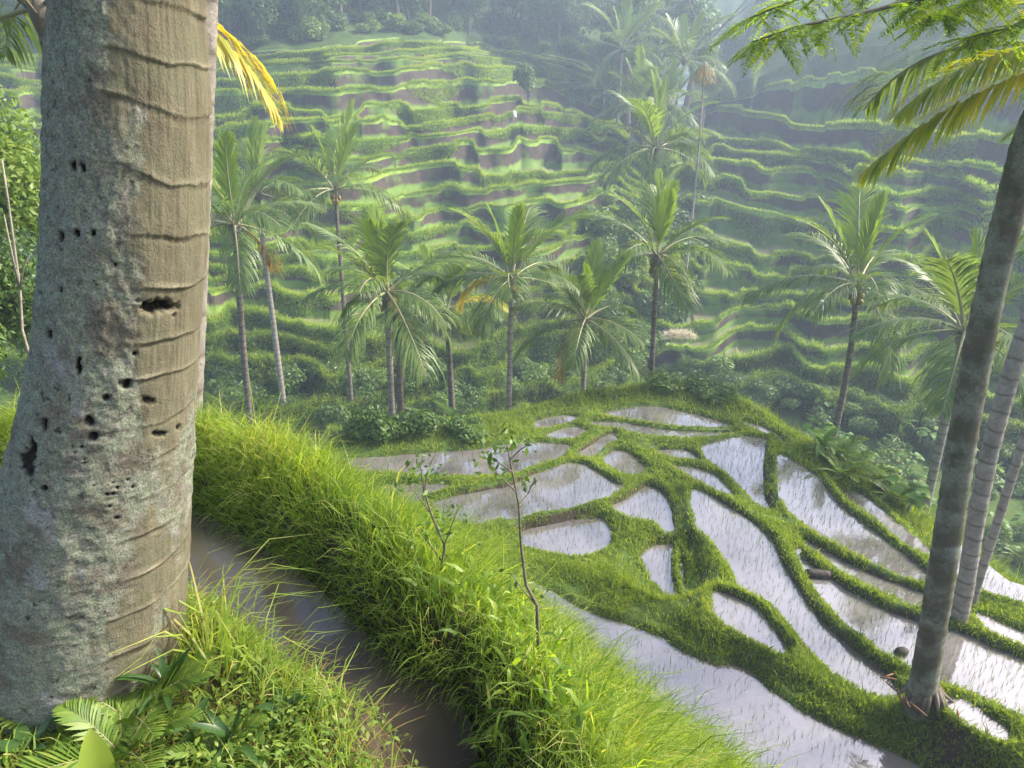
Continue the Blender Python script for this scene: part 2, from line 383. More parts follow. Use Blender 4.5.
BUNDS = [   # (width in pixels, centre line)
 (15, [(632,443),(650,459),(669,469),(699,485),(728,500),(757,514),(777,530),(786,546),(797,570),(813,594),(829,613),(843,628),(862,642),(883,658),(902,668)]),
 (12, [(636,437),(650,450),(669,459),(690,463),(706,466),(722,473),(737,487),(749,499),(765,513),(777,524)]),
 (12, [(773,436),(771,452),(770,473),(771,490),(777,504),(789,518),(807,531),(829,543),(852,556),(877,567),(906,578),(930,586),(952,590),(975,590),(1000,598),(1030,606)]),
 (12, [(806,551),(821,561),(836,572),(856,585),(875,594),(892,603),(918,612),(951,620),(975,627),(1000,639),(1025,649),(1060,665)]),
 (7, [(828,481),(843,501),(863,515),(882,528),(902,544),(922,558),(932,567)]),
 (8, [(500,483),(519,477),(549,463),(566,458),(584,460),(601,469),(621,479)]),
 (10, [(505,526),(523,521),(559,513),(588,505),(609,499),(627,490),(645,478),(658,480),(670,490),(677,502),(679,522),(684,545),(694,572)]),
 (7, [(424,496),(438,493),(461,489),(492,484),(508,480)]),
 (7, [(566,455),(588,441),(606,430),(622,431),(632,443)]),
 (6, [(596,456),(606,447),(618,441),(628,443)]),
 (3.5, [(594,418),(621,419),(646,423),(676,427.5),(740,428.5)]),
 (6, [(633,436),(656,440),(689,439),(714,439),(741,432),(767,435)]),
 (5, [(655,446),(679,444),(695,447),(704,457)]),
 (8, [(721,584),(738,590),(758,599),(768,609),(782,627),(797,645)]),
 (9, [(682,530),(676,548),(676,570),(684,592),(700,606)]),
]
BLINES = None
def paddy_height(X, Y):
    wz = np.zeros_like(X); ws = np.zeros_like(X); dm = np.full(X.shape, 9.0); ins = np.full(X.shape, -9.0)
    w0 = 1/1.6**3; wz += w0*zp(Y); ws += w0
    for z, P in PP:
        mn, mx = P.min(0)-2.6, P.max(0)+2.6
        k = (X > mn[0]) & (X < mx[0]) & (Y > mn[1]) & (Y < mx[1])
        if not k.any(): continue
        sd = poly_sd(X[k], Y[k], P)
        d = np.maximum(-sd, 0); w = 1/(d+.06)**3
        wz[k] += w*z; ws[k] += w
        dm[k] = np.minimum(dm[k], d); ins[k] = np.maximum(ins[k], sd)
    lvl = wz/ws
    if BLINES is None: return lvl
    bb = np.zeros_like(X)
    for w_, Q in BLINES:
        mn, mx = Q.min(0)-1, Q.max(0)+1; k = (X > mn[0]) & (X < mx[0]) & (Y > mn[1]) & (Y < mx[1])
        if not k.any(): continue
        x_, y_ = X[k], Y[k]; v = np.zeros_like(x_); jit = .025*fbm(x_*3, y_*3, s=77)
        for A, B, wa, wb in zip(Q[:-1], Q[1:], w_[:-1], w_[1:]): v = np.maximum(v, sstep(wa*.5+.05, wa*.5-.05, seg_dist(x_, y_, A, B)+jit))
        bb[k] = np.maximum(bb[k], v)
    n = fbm(X*.9, Y*.9, s=3); n2 = fbm(X*4, Y*4, s=9)
    z = lvl-.03+.11*sstep(.03, .13, dm)+.10*sstep(.2, .9, dm)*(1+.7*n)+.03*n2*sstep(.05, .2, dm)
    z = np.where(ins > 0, lvl-.03-.12*sstep(0, .1, ins), z)
    z = np.where(bb > 0, np.maximum(z, lvl-.06+(.18+.05*n)*bb+.02*n2*bb), z); dm = np.where(bb > .3, np.maximum(dm, .12*bb), dm); ins = np.where(bb > .3, -1.0, ins)
    out = -poly_sd(X, Y, RIM)
    o = np.maximum(out-.15, 0)
    z = z-np.where(o > 0, .85*o+.35*n*np.minimum(o, 1.5), 0)
    return np.maximum(z, -15.6), dm, ins, out

def bund_line(w, pts):
    q = np.array(pts, float); t = np.linspace(0, len(q)-1, (len(q)-1)*4+1); q = np.stack([np.interp(t, np.arange(len(q)), q[:, i]) for i in (0, 1)], -1)
    kk = np.array([1, 2, 3, 2, 1.])/9; p_ = np.pad(q, ((2, 2), (0, 0)), 'edge'); p_[:2] = q[0]*2-q[2:0:-1]; p_[-2:] = q[-1]*2-q[-2:-4:-1]; q = np.stack([np.convolve(p_[:, i], kk, 'valid') for i in (0, 1)], -1)
    P = at_p(q[:, 0], q[:, 1])
    for _ in range(5):
        l = paddy_height(P[:, 0], P[:, 1]); l = np.convolve(np.pad(l, 3, 'edge'), np.ones(7)/7, 'valid'); P = .5*P+.5*at_z(q[:, 0], q[:, 1], l+.10)
    return .8*w*np.linalg.norm(P, axis=1)/FPX, P[:, :2]
BLINES = [bund_line(*b_) for b_ in BUNDS]
gy = [4.0]
while gy[-1] < 34: gy.append(gy[-1]+.035+.0035*(gy[-1]-4))
gy = np.array(gy); gx = np.arange(-16, 27, .065)
PX, PY = np.meshgrid(gx, gy)
PZ, PDM, PINS, POUT = paddy_height(PX, PY)
struct('rice_terrace', mesh('rice_terrace', np.stack([PX, PY, PZ], -1), grid_faces(len(gy), len(gx)), M['bund_soil']),
       'terraced plateau of flooded rice paddies divided by curving grassy bunds')
def terr_z(x, y):
    """bilinear lookup in the plateau grid: height, distance to water, inside, outside"""
    j = np.clip(np.searchsorted(gy, y)-1, 0, len(gy)-2); fy = np.clip((y-gy[j])/(gy[j+1]-gy[j]), 0, 1)
    i = np.clip(((x-gx[0])/.065).astype(int), 0, len(gx)-2); fx = np.clip((x-gx[i])/.065, 0, 1)
    r = []
    for A in (PZ, PDM, PINS, POUT):
        r.append((A[j, i]*(1-fx)+A[j, i+1]*fx)*(1-fy)+(A[j+1, i]*(1-fx)+A[j+1, i+1]*fx)*fy)
    return r
for z, P in PP:
    c = P.mean(0); T = np.roll(P, -1, 0)-np.roll(P, 1, 0); T /= np.linalg.norm(T, axis=1, keepdims=True)+1e-9
    area = .5*np.sum(P[:, 0]*np.roll(P[:, 1], -1)-np.roll(P[:, 0], -1)*P[:, 1])
    Q = P+np.stack([T[:, 1], -T[:, 0]], -1)*(.10 if area > 0 else -.10)
    V = np.concatenate([Q, np.full((len(Q), 1), z)], 1)
    f = np.arange(len(Q))[None]
    me = mesh('paddy_water', V, f if area > 0 else f[:, ::-1].copy(), M['paddy_water'], smooth=False)
    struct('paddy_water', me)

# ------------------------------------------------------------------ near bank: irrigation channel and berm
CHW = -1.80
def line_px(pts, z): return at_z(*np.array(pts, float).T, z)[:, :2]
FAR_E = line_px([(-300,505),(0,500),(100,503),(190,512),(276,557),(327,601),(371,642),(399,673),(450,697),(466,730),(472,768),(480,860)], CHW)
NEAR_E = line_px([(-300,640),(0,622),(100,606),(185,600),(240,622),(284,656),(321,687),(361,707),(420,725),(438,752),(446,860)], CHW)
CREST = line_px([(-300,436),(0,426),(200,430),(310,466),(405,538),(495,620),(555,685),(605,770),(640,870),(665,980)], -1.57)
def valley_side(Lp):
    e = Lp[-1]; return np.concatenate([Lp, [(e[0]+.2, -3), (30, -3), (30, 40), (-40, 40), (-40, Lp[0][1])]])
def bank_height(X, Y):
    wob = .05*fbm(X*2.5, Y*2.5, s=23)+.02*fbm(X*9, Y*9, s=24, o=2)
    sN = poly_sd(X, Y, valley_side(NEAR_E))+wob; sF = poly_sd(X, Y, valley_side(FAR_E))+wob; sG = poly_sd(X, Y, valley_side(CREST))+wob
    n = fbm(X*1.7, Y*1.7, s=21); n2 = fbm(X*7, Y*7, s=22, o=3)
    near = -1.50+.05*n+.02*n2; bed = -1.95+.03*n2
    berm = -1.61+.06*n+.02*n2
    z = np.where(sF < 0, bed+(near-bed)*sstep(.04, -.24, sN), bed+(berm-bed)*sstep(-.05, .28, sF))
    fall = np.maximum(sG, 0)
    z = z-1.25*fall+.25*n*np.minimum(fall, 1)
    return z, sN, sF, sG
by = np.concatenate([np.arange(-1.2, 3.6, .03), np.arange(3.6, 9.5, .07)]); bx = np.arange(-9, 5.0, .04)
BX, BY = np.meshgrid(bx, by); BZ, BSN, BSF, BSG = bank_height(BX, BY)
me = mesh('grassy_bank', np.stack([BX, BY, BZ], -1), grid_faces(len(by), len(bx)), M['bank_soil'])
struct('grassy_bank', me, 'near earth bank with a narrow irrigation channel and grassy berm')
q0 = line_px([(-300,500),(0,496),(190,506),(276,552),(327,596),(371,637),(399,668),(455,690),(472,725),(480,768),(490,860)], CHW)
q1 = line_px([(-300,650),(0,632),(185,612),(230,630),(274,664),(311,697),(351,717),(385,742),(395,765),(395,800),(395,860)], CHW)
V = np.concatenate([np.stack([np.concatenate([a, [CHW]]), np.concatenate([b, [CHW]])]) for a, b in zip(q0, q1)])
struct('channel_water', mesh('channel_water', V, grid_faces(len(q0), 2)[:, ::-1].copy(), M['channel_water'], smooth=False), 'muddy water in the narrow channel beside the thick trunk')

# ------------------------------------------------------------------ valley floor
Gx, Gy = np.meshgrid(np.linspace(-460, 460, 180), np.linspace(-28, 490, 120))
struct('ground', mesh('ground', np.stack([Gx, Gy, -15.9+.3*fbm(Gx*.1, Gy*.1)], -1), grid_faces(120, 180), M['hill_dark']))

# ------------------------------------------------------------------ terraced hills
def cone_hit(px, py, apex, z0, s, ymax=170):
    a, b = ray(px, py); Ys = np.arange(12, ymax, .25)
    sh = np.shape(a); a = np.ravel(a); b = np.ravel(b); res = np.empty(len(a))
    for i in range(0, len(a), 4000):
        A = a[i:i+4000, None]; B = b[i:i+4000, None]
        g = z0-s*np.hypot(A*Ys-apex[0], Ys-apex[1])-B*Ys
        hit = g >= 0; first = np.maximum(hit.argmax(1), 1); any_ = hit.any(1); r_ = np.arange(len(A))
        g1 = g[r_, first]; g0 = g[r_, first-1]
        res[i:i+4000] = np.where(any_, Ys[first]-.25*np.clip(g1/(g1-g0+1e-9), 0, 1), Ys[g.argmax(1)])
    return res.reshape(sh)
FR = {}   # fringe samples: list of (P, outward dir, rise)
def terraced(name, L, kinds, label):
    """L: (levels, columns, 3) lip curves from bottom to top -> swept terraces"""
    nl, nc, _ = L.shape
    rows = []; rk = []
    for k in range(nl):
        p = L[k]
        if k+1 < nl:
            q = L[k+1]; H = q[:, :2]-p[:, :2]; w = np.linalg.norm(H, axis=1, keepdims=True)+1e-6; U = H/w
            rise = np.maximum(q[:, 2]-p[:, 2], .05)[:, None]
            j = np.arange(nc)
            b1 = np.minimum(.45, .25*w); dip = np.minimum(.14, .3*rise)
            a = p.copy(); 
            r1 = np.concatenate([p[:, :2]+U*b1, p[:, 2:]+.03], 1)
            r2 = np.concatenate([p[:, :2]+U*(b1+np.minimum(.12, .05*w)), p[:, 2:]-dip], 1)
            foot = np.minimum(.30*rise+.1+.25*np.abs(fbm(j*.06, k*3.1, s=31))[:, None], .55*w)
            r3 = np.concatenate([q[:, :2]-U*foot, p[:, 2:]-dip+.02], 1)
            bul = (fbm(j*.13, k*5.7, s=33, o=3)*.3)[:, None]*np.minimum(rise, 1)
            r4 = np.concatenate([q[:, :2]-U*(foot*.62+bul*.5), p[:, 2:]+.38*rise], 1)
            r5 = np.concatenate([q[:, :2]-U*(foot*.25+bul*.3), p[:, 2:]+.82*rise], 1)
            rows += [a, r1, r2, r3, r4, r5]; kd = kinds[k]
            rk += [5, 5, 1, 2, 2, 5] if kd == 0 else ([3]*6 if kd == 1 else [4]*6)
        else: rows += [p]
    rows = np.stack(rows); nr = len(rows)
    mi = np.repeat(np.array(rk), nc-1)
    me = mesh(name, rows, grid_faces(nr, nc), [M['hill_green'], M['hill_tread'], M['hill_riser'], M['hill_green'], M['hill_dark'], M['hill_lip']], mi)
    struct(name, me, label)
    return rows
def lips(cols, tab, px, seed, amp, miny=1.2):
    """tab rows top -> bottom; interpolates each traced lip over px, adds wobble, keeps order; returns bottom -> top"""
    Yv = np.stack([np.interp(px, cols, r) for r in tab])
    for k in range(len(tab)):
        gap = min(abs(tab[k][len(cols)//2]-tab[max(k-1, 0)][len(cols)//2]) or 8, 16)
        n1 = fbm(px*.016, k*7.3, s=seed, o=5)
        st = vnoise(px*.026, k*3.7, s=seed+3); st = np.tanh(st*14)*.5+.35*np.tanh(14*vnoise(px*.06, k*5.3, s=seed+8))     # squared-off steps along a lip
        Yv[k] += amp*gap*(n1*.5+st*.75)
    for k in range(1, len(tab)): Yv[k] = np.maximum(Yv[k], Yv[k-1]+miny)
    return Yv[::-1]


def smooth1(A, w):
    k = np.ones(w)/w; p = np.pad(A, ((0, 0), (w//2, w//2)), 'edge')
    return np.stack([np.convolve(r, k, 'valid') for r in p])
def spurs(px, y, Y, seed):
    """spurs and gullies: slide lips towards / away from the eye along their own level"""
    k = np.arange(len(y))[:, None]*.22
    f = fbm(px[None]*.012, k, s=seed, o=3)*1.5+.8*np.tanh(4.5*vnoise(px[None]*.017, k*1.3, s=seed+5))*(vnoise(px[None]*.006, k, s=seed+6)*.5+.5)
    f = smooth1(f, 7); y2 = 100+(y-100)*(1+.055*f); Y2 = Y*(1-.055*f)
    for i in range(1, len(y2)): y2[i] = np.minimum(y2[i], y2[i-1]-1.0)
    return y2, Y2
# left hill
LC = [200, 300, 400, 460, 520, 570, 615]
LT = [[52,46,40,43,52,60,75],[58,54,45,48,57,66,80],[64,60,51,50,60,72,88],[70,62,60,58,65,78,94],[80,73,70,67,72,86,102],
      [92,90,87,83,80,94,112],[112,110,108,105,99,109,124],[126,124,122,117,112,120,133],[142,138,138,133,126,132,144],[160,155,155,148,142,147,158],
      [190,185,177,167,172,163,160],[212,205,198,192,184,178,174],[228,225,223,215,207,198,190],[245,242,240,236,231,222,214],[262,260,252,250,250,242,232],
      [276,274,274,270,268,262,250],[292,292,296,290,286,282,268],[312,315,318,312,305,300,285],[330,338,345,346,328,314,302],[350,362,372,370,352,335,325],[395,400,405,398,388,375,360],[430,430,430,425,415,405,400]]
LC = LC+[662]; LT = [r+[r[-1]+max(4, 62-3.2*i)] for i, r in enumerate(LT)]
px = np.arange(-120, 672, 1.25)
ly = lips(LC, LT, px, 41, .55)
lY = cone_hit(px[None]+0*ly, ly, (-30, 95), 17.8, .47)
ly, lY = spurs(px, ly, lY, 301)
lY = smooth1(lY, 5)
for k in range(1, len(lY)): lY[k] = np.maximum(lY[k], lY[k-1]+.35)
LL = at(px[None]+0*ly, ly, lY)
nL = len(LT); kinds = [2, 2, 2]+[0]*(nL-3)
lrows = terraced('terraced_hill', LL, kinds, 'tall green hillside cut into rice terraces, left of the valley')
# wooded slope rising behind a hill's top lip
def wood_slope(name, top, label, ds=(0, 2, 6, 14, 30, 60), sl=.30):
    U = top[:, :2]/np.linalg.norm(top[:, :2], axis=1, keepdims=True); rows = []
    for d in ds: rows.append(np.concatenate([top[:, :2]+U*d, top[:, 2:]+sl*d-.05], 1))
    struct(name, mesh(name, np.stack(rows), grid_faces(len(ds), len(top)), M['hill_dark']), label)
wood_slope('wooded_hill', LL[-1][::4], 'wooded slope rising behind the top of the left terraces')
# right hill
RC = [690, 720, 760, 800, 860, 940, 1024]
RT = [[98,86,74,60,50,46,40],[104,97,89,80,70,75,80],[110,112,116,121,127,132,140],[132,137,142,148,155,164,172],[150,153,158,162,169,181,186],
      [158,163,168,174,184,194,200],[170,179,189,195,203,207,214],[190,198,212,222,226,226,230],[225,238,254,262,255,248,250],[255,267,280,284,282,276,280],
      [290,300,305,305,306,308,315],[312,318,317,318,325,335,345],[335,339,337,343,354,366,380],[353,362,360,362,374,388,404],[372,377,385,389,398,415,430],[410,420,430,440,460,490,520],[450,460,470,490,520,560,600]]
RC = [636]+RC; RT = [[y_]+r for y_, r in zip([146,153,160,172,184,192,200,214,240,268,296,314,337,356,375,412,452], RT)]
px2 = np.arange(612, 1230, 1.25)
ry = lips(RC, RT, px2, 57, .5)
rY = cone_hit(px2[None]+0*ry, ry, (65, 80), 19.5, .5)
ry, rY = spurs(px2, ry, rY, 311)
rY = smooth1(rY, 5)
for k in range(1, len(rY)): rY[k] = np.maximum(rY[k], rY[k-1]+.35)
RL = at(px2[None]+0*ry, ry, rY)
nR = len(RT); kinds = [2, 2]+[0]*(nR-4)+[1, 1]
rrows = terraced('terraced_hill', RL, kinds, 'shaded rice terraces on the hillside, right of the valley')
wood_slope('wooded_hill', RL[-1][60::4], 'green slope rising behind the top of the right terraces')
# far end of the valley: level terraces by height
def zback(x, Y):
    dx = x-.22*Y
    return -4+.30*(Y-95)+.27*np.sqrt(dx*dx+64)-2+1.2*fbm(x*.04, Y*.04, s=61)
px3 = np.arange(-260, 1290, 3.0); A3, _ = ray(px3, 80+0*px3)
Ys = np.arange(72, 215, .5); ZB = zback(A3[None]*Ys[:, None], Ys[:, None]+0*A3[None])
ZBm = np.maximum.accumulate(ZB, 0)
BL = []
FAR = 2.5
for zl in np.arange(-8, 21.5, .85):
    w = zl+0*px3
    Yk = np.array([np.interp(zl, ZBm[:, j]+np.arange(len(Ys))*1e-5, Ys) for j in range(len(px3))])
    Yk = Yk+.8*fbm(px3*.03, zl*2.1, s=66); BL.append(np.stack([A3*Yk, Yk, w], -1))
BL = np.stack(BL); sY = BL[..., 1]
for k in range(1, len(BL)):
    sY[k] = np.maximum(sY[k], sY[k-1]+.25)
BL[..., 0] = A3[None]*sY
BL = BL*FAR
brows = terraced('far_terraced_hill', BL, [0]*12+[1]*(len(BL)-12), 'hazy terraced slope closing the far end of the valley')

# ------------------------------------------------------------------ light, sky, air
w = bpy.data.worlds.new('World'); SC.world = w; w.use_nodes = True
nt = w.node_tree; bg = nt.nodes['Background']
sky = nt.nodes.new('ShaderNodeTexSky'); sky.sky_type = 'NISHITA'; sky.sun_disc = False
SUN_EL, SUN_AZ = math.radians(40), math.radians(76)      # azimuth clockwise from +Y
sky.sun_elevation = SUN_EL; sky.sun_rotation = SUN_AZ
sky.air_density = 1.0; sky.dust_density = 6.0; sky.ozone_density = 1.0; sky.altitude = 300
nt.links.new(sky.outputs[0], bg.inputs['Color']); bg.inputs['Strength'].default_value = .15
sd = bpy.data.lights.new('sun', 'SUN'); so = bpy.data.objects.new('sun', sd); COL.objects.link(so)
sd.energy = 3.4; sd.angle = math.radians(7); sd.color = (1, .93, .80)
d = Vector((math.sin(SUN_AZ)*math.cos(SUN_EL), math.cos(SUN_AZ)*math.cos(SUN_EL), math.sin(SUN_EL)))
so.rotation_euler = d.to_track_quat('Z', 'Y').to_euler(); so.location = (30, 10, 60)
hv = np.array([(x, y, z) for z in (-24, 76) for y in (-30, 500) for x in (-470, 470)], float)
hf = np.array([(0,2,3,1),(4,5,7,6),(0,1,5,4),(2,6,7,3),(0,4,6,2),(1,3,7,5)])
hm, nt, out = mat('haze')
pv = N(nt, 'VolumePrincipled'); pv.inputs['Color'].default_value = (.64, .77, 1.0, 1)
pv.inputs['Density'].default_value = .0023; pv.inputs['Anisotropy'].default_value = .25
nt.links.new(pv.outputs[0], out.inputs['Volume'])
ho = obj('haze', mesh('haze', hv, hf, hm, smooth=False)); ho['kind'] = 'stuff'; ho['label'] = 'pale blue morning haze filling the valley'
SC.render.engine = 'CYCLES'
cy = SC.cycles
cy.use_denoising = True; cy.denoiser = 'OPENIMAGEDENOISE'
cy.volume_bounces = 1; cy.max_bounces = 6; cy.diffuse_bounces = 3; cy.glossy_bounces = 3; cy.transmission_bounces = 4; cy.transparent_max_bounces = 8
cy.use_adaptive_sampling = True; cy.adaptive_threshold = .02; cy.sample_clamp_indirect = 8
vs = SC.view_settings; vs.view_transform = 'Standard'; vs.look = 'None'; vs.exposure = 1.62; vs.gamma = 1.0
# ------------------------------------------------------------------ grass and ground cover (nobody could count it)
def stuff(name, acc, m, label):
    o = obj(name, acc.mesh(name, m, smooth=False)); tag(o, label, 'grass', kind='stuff'); return o
def in_view(P, mx=60, my=60):
    x, y, d = proj(P); return (d > .2) & (x > -mx) & (x < 1024+mx) & (y > -my) & (y < 768+my+120)

# tall grass on the berm
def bank_pts(n, x0, x1, y0, y1):
    x = R.uniform(x0, x1, n); y = R.uniform(y0, y1, n); z, sN, sF, sG = bank_height(x, y)
    return np.stack([x, y, z], -1), sN, sF, sG
acc = Acc()
P, sN, sF, sG = bank_pts(560000, -5.5, 3.2, .2, 5.2)
tall = fbm(P[:, 0]*1.6, P[:, 1]*1.6, s=71)
dens = np.clip(.75+.8*fbm(P[:, 0]*3.2, P[:, 1]*3.2, s=72), .15, 1)
k = (sF > -.02) & (sG < 1.6) & in_view(P, 80, 200) & (R.random(len(P)) < dens*np.where(sG > .5, .35, 1)) & ~((sG > .2) & (P[:, 2] < -4))
P, sF, sG, tall = P[k], sF[k], sG[k], tall[k]; n = len(P)
front = sstep(.30, .0, sF)                     # short lush fringe over the channel, long stems on the crest
L = (.14+.15*R.random(n)+.10*tall*(1-front))*(1-.42*front); L *= np.where(R.random(n) < .08*(1-front), 1.5, 1)
dx, dy = -.35*front, -.5*front
D = lean_dirs(n, .28); D[:, 0] += dx+.10; D[:, 1] += dy-.06; D /= np.linalg.norm(D, axis=1, keepdims=True)
V, F = blades(P, D, L, .0022+.0030*R.random(n), .35+.8*R.random(n), 3)
acc.add(V, F, 0, np.repeat(np.clip(.48+.26*R.normal(0, 1, n)-.16*front+.15*tall+.55*(R.random(n) < .06), 0, 1), 7))  # front term darkens the near face: shade put into the grass tint
P, sN, sF, sG = bank_pts(60000, -2.5, 2.2, .3, 4.2); k = (sF > .05) & (sG < .6) & in_view(P, 40, 100) & (R.random(len(P)) < np.clip(.15+1.1*fbm(P[:, 0]*2.1+4, P[:, 1]*2.1, s=74), 0, .7)*sstep(-1.6, 1.4, P[:, 0])); P = P[k]; n = len(P); P[:, 2] += .05+.14*R.random(n)
D = lean_dirs(n, .9); V, F = blades(P, D, .05+.06*R.random(n), .010+.010*R.random(n), .9, 3); acc.add(V, F, 0, np.repeat(np.clip(.4+.25*R.normal(0, 1, n), 0, 1), 7))
stuff('berm_grass', acc, M['bank_grass'], 'tall yellow green grass on the berm beyond the channel')
print('berm', n)

# weeds and low grass at the foot of the thick trunk
acc = Acc()
P, sN, sF, sG = bank_pts(90000, -2.2, .5, .55, 2.6)
k = (sN < -.03) & in_view(P, 60, 60) & (R.random(len(P)) < np.clip(.42+1.2*fbm(P[:, 0]*3.4, P[:, 1]*3.4, s=75), .04, 1)); P = P[k]; n = len(P)
D = lean_dirs(n, .55); V, F = blades(P, D, .03+.09*R.random(n)**2, .003+.003*R.random(n), .8, 3)
acc.add(V, F, 0, np.repeat(np.clip(.45+.25*R.normal(0, 1, n), 0, 1), 7))
# leafy creepers: small rounded leaves hovering close to the soil
P, sN, sF, sG = bank_pts(52000, -2.2, .5, .55, 2.6)
k = (sN < 0) & in_view(P, 60, 60) & (R.random(len(P)) < np.clip(.46+1.4*fbm(P[:, 0]*4.1+9, P[:, 1]*4.1, s=76), .06, .9)); P = P[k]; n = len(P)
P[:, 2] += .005+.07*R.random(n)**1.3
a = R.uniform(0, 2*PI, n); Tn = np.stack([np.cos(a), np.sin(a), R.normal(.15, .35, n)], -1)
S = np.stack([-np.sin(a), np.cos(a), R.normal(0, .3, n)], -1); l = (.005+.008*R.random(n))[:, None]
V = np.stack([P-Tn*l, P-S*l*.55+[0, 0, .003], P+Tn*l, P+S*l*.55+[0, 0, .003]], 1).reshape(-1, 3)
acc.add(V, [np.arange(n)[:, None]*4+np.arange(4)], 1, np.repeat(R.random(n), 4))
stuff('creeping_weeds', acc, [M['bank_grass'], M['leaf_light']], 'low creeping weeds and grass on the soil around the thick trunk')
# thin litter of dry stems on the soil
acc = Acc(); P, sN, sF, sG = bank_pts(4500, -2.0, .4, .6, 2.3); k = (sN < -.05); P = P[k]; n = len(P); P[:, 2] += .01
a = R.uniform(0, 2*PI, n); D = np.stack([np.cos(a), np.sin(a), .25*R.random(n)], -1)
V, F = blades(P, D, .05+.12*R.random(n), .004, .3, 2); acc.add(V, F, 0, np.repeat(R.random(n), 5))
stuff('dry_litter', acc, M['frond_old'], 'dry brown stems littering the soil under the weeds')

# short grass on bunds and the plateau's outer slope
acc = Acc(); NB = 900000
u = R.random(NB); y = 5.2+21*u**1.7; a0, _ = ray(-60, 400); a1, _ = ray(1085, 400); x = R.uniform(-.80, 1.2, NB)*y*1.05
z, dm, ins, out = terr_z(x, y); P = np.stack([x, y, z], -1)
k = (ins < .0) & (dm > .035) & (out < 7) & in_view(P, 40, 20) & (z > -15.3)
bz, *_ = bank_height(x, y); k &= bz < z
P, dm, out = P[k], dm[k], out[k]; n = len(P); dist = np.linalg.norm(P, axis=1)
bare = sstep(-.1, -.42, fbm(P[:, 0]*1.9, P[:, 1]*1.9, s=83)); kk = R.random(n) < np.where(out > .4, .55, 1.0-.85*bare); P, dm, out, dist = P[kk], dm[kk], out[kk], dist[kk]; n = len(P)
long_ = fbm(P[:, 0]*.8, P[:, 1]*.8, s=81)
L = (.045+.05*R.random(n))*(1+.5*long_)*(1+1.0*sstep(.25, .9, dm))*(1+.8*sstep(.2, 1.5, out))*np.where(R.random(n) < .07, 2.1, 1); W = .0022*dist**.75*(.6+.8*R.random(n))
D = lean_dirs(n, .45); V, F = blades(P, D, L, W, .7, 2)
acc.add(V, F, 0, np.repeat(np.clip(.5+.25*R.normal(0, 1, n)-.12*sstep(.3, 2, out), 0, 1), 5))
stuff('bund_grass', acc, M['bund_grass'], 'short bright grass covering the bunds between the flooded paddies')
print('bund', n)

# rice seedlings in rows
acc = Acc(); c = 0
for z, Pp in PP:
    mn, mx = Pp.min(0), Pp.max(0); cy_ = Pp[:, 1].mean(); sp = .11 if cy_ < 13 else .13
    ang = .22+.25*vnoise(z*3.1, cy_); ca, sa = math.cos(ang), math.sin(ang)
    ext = np.hypot(*(mx-mn))/2+.5; g = np.arange(-ext, ext, sp); gx_, gy_ = np.meshgrid(g, g*.9)
    cx = (mn+mx)/2; x = cx[0]+gx_*ca-gy_*sa; y = cx[1]+gx_*sa+gy_*ca
    x = (x+R.normal(0, .022, x.shape)).ravel(); y = (y+R.normal(0, .022, y.shape)).ravel()
    k = (poly_sd(x, y, Pp) > .09) & (terr_z(x, y)[0] < z-.02) & (R.random(len(x)) < .9) & ((np.abs(x) < 1.02*y+1))
    if PADDIES[PP.index((z, Pp))] if False else False: pass
    x, y = x[k], y[k]
    if cy_ < 8.2: kk = R.random(len(x)) < .55; x, y = x[kk], y[kk]
    m_ = 3; n = len(x)*m_; P = np.repeat(np.stack([x, y, 0*x+z-.01], -1), m_, 0); P[:, :2] += R.normal(0, .008, (n, 2))
    D = lean_dirs(n, .22); d_ = np.linalg.norm(P, axis=1)
    V, F = blades(P, D, (.09+.10*R.random(n)), .0010*d_**.7, 0, 1); acc.add(V, F, 0, np.repeat(R.random(n), 3)); c += n
stuff('rice_seedlings', acc, M['seedling'], 'young rice seedlings standing in rows in the flooded paddies')
print('seedlings', c)

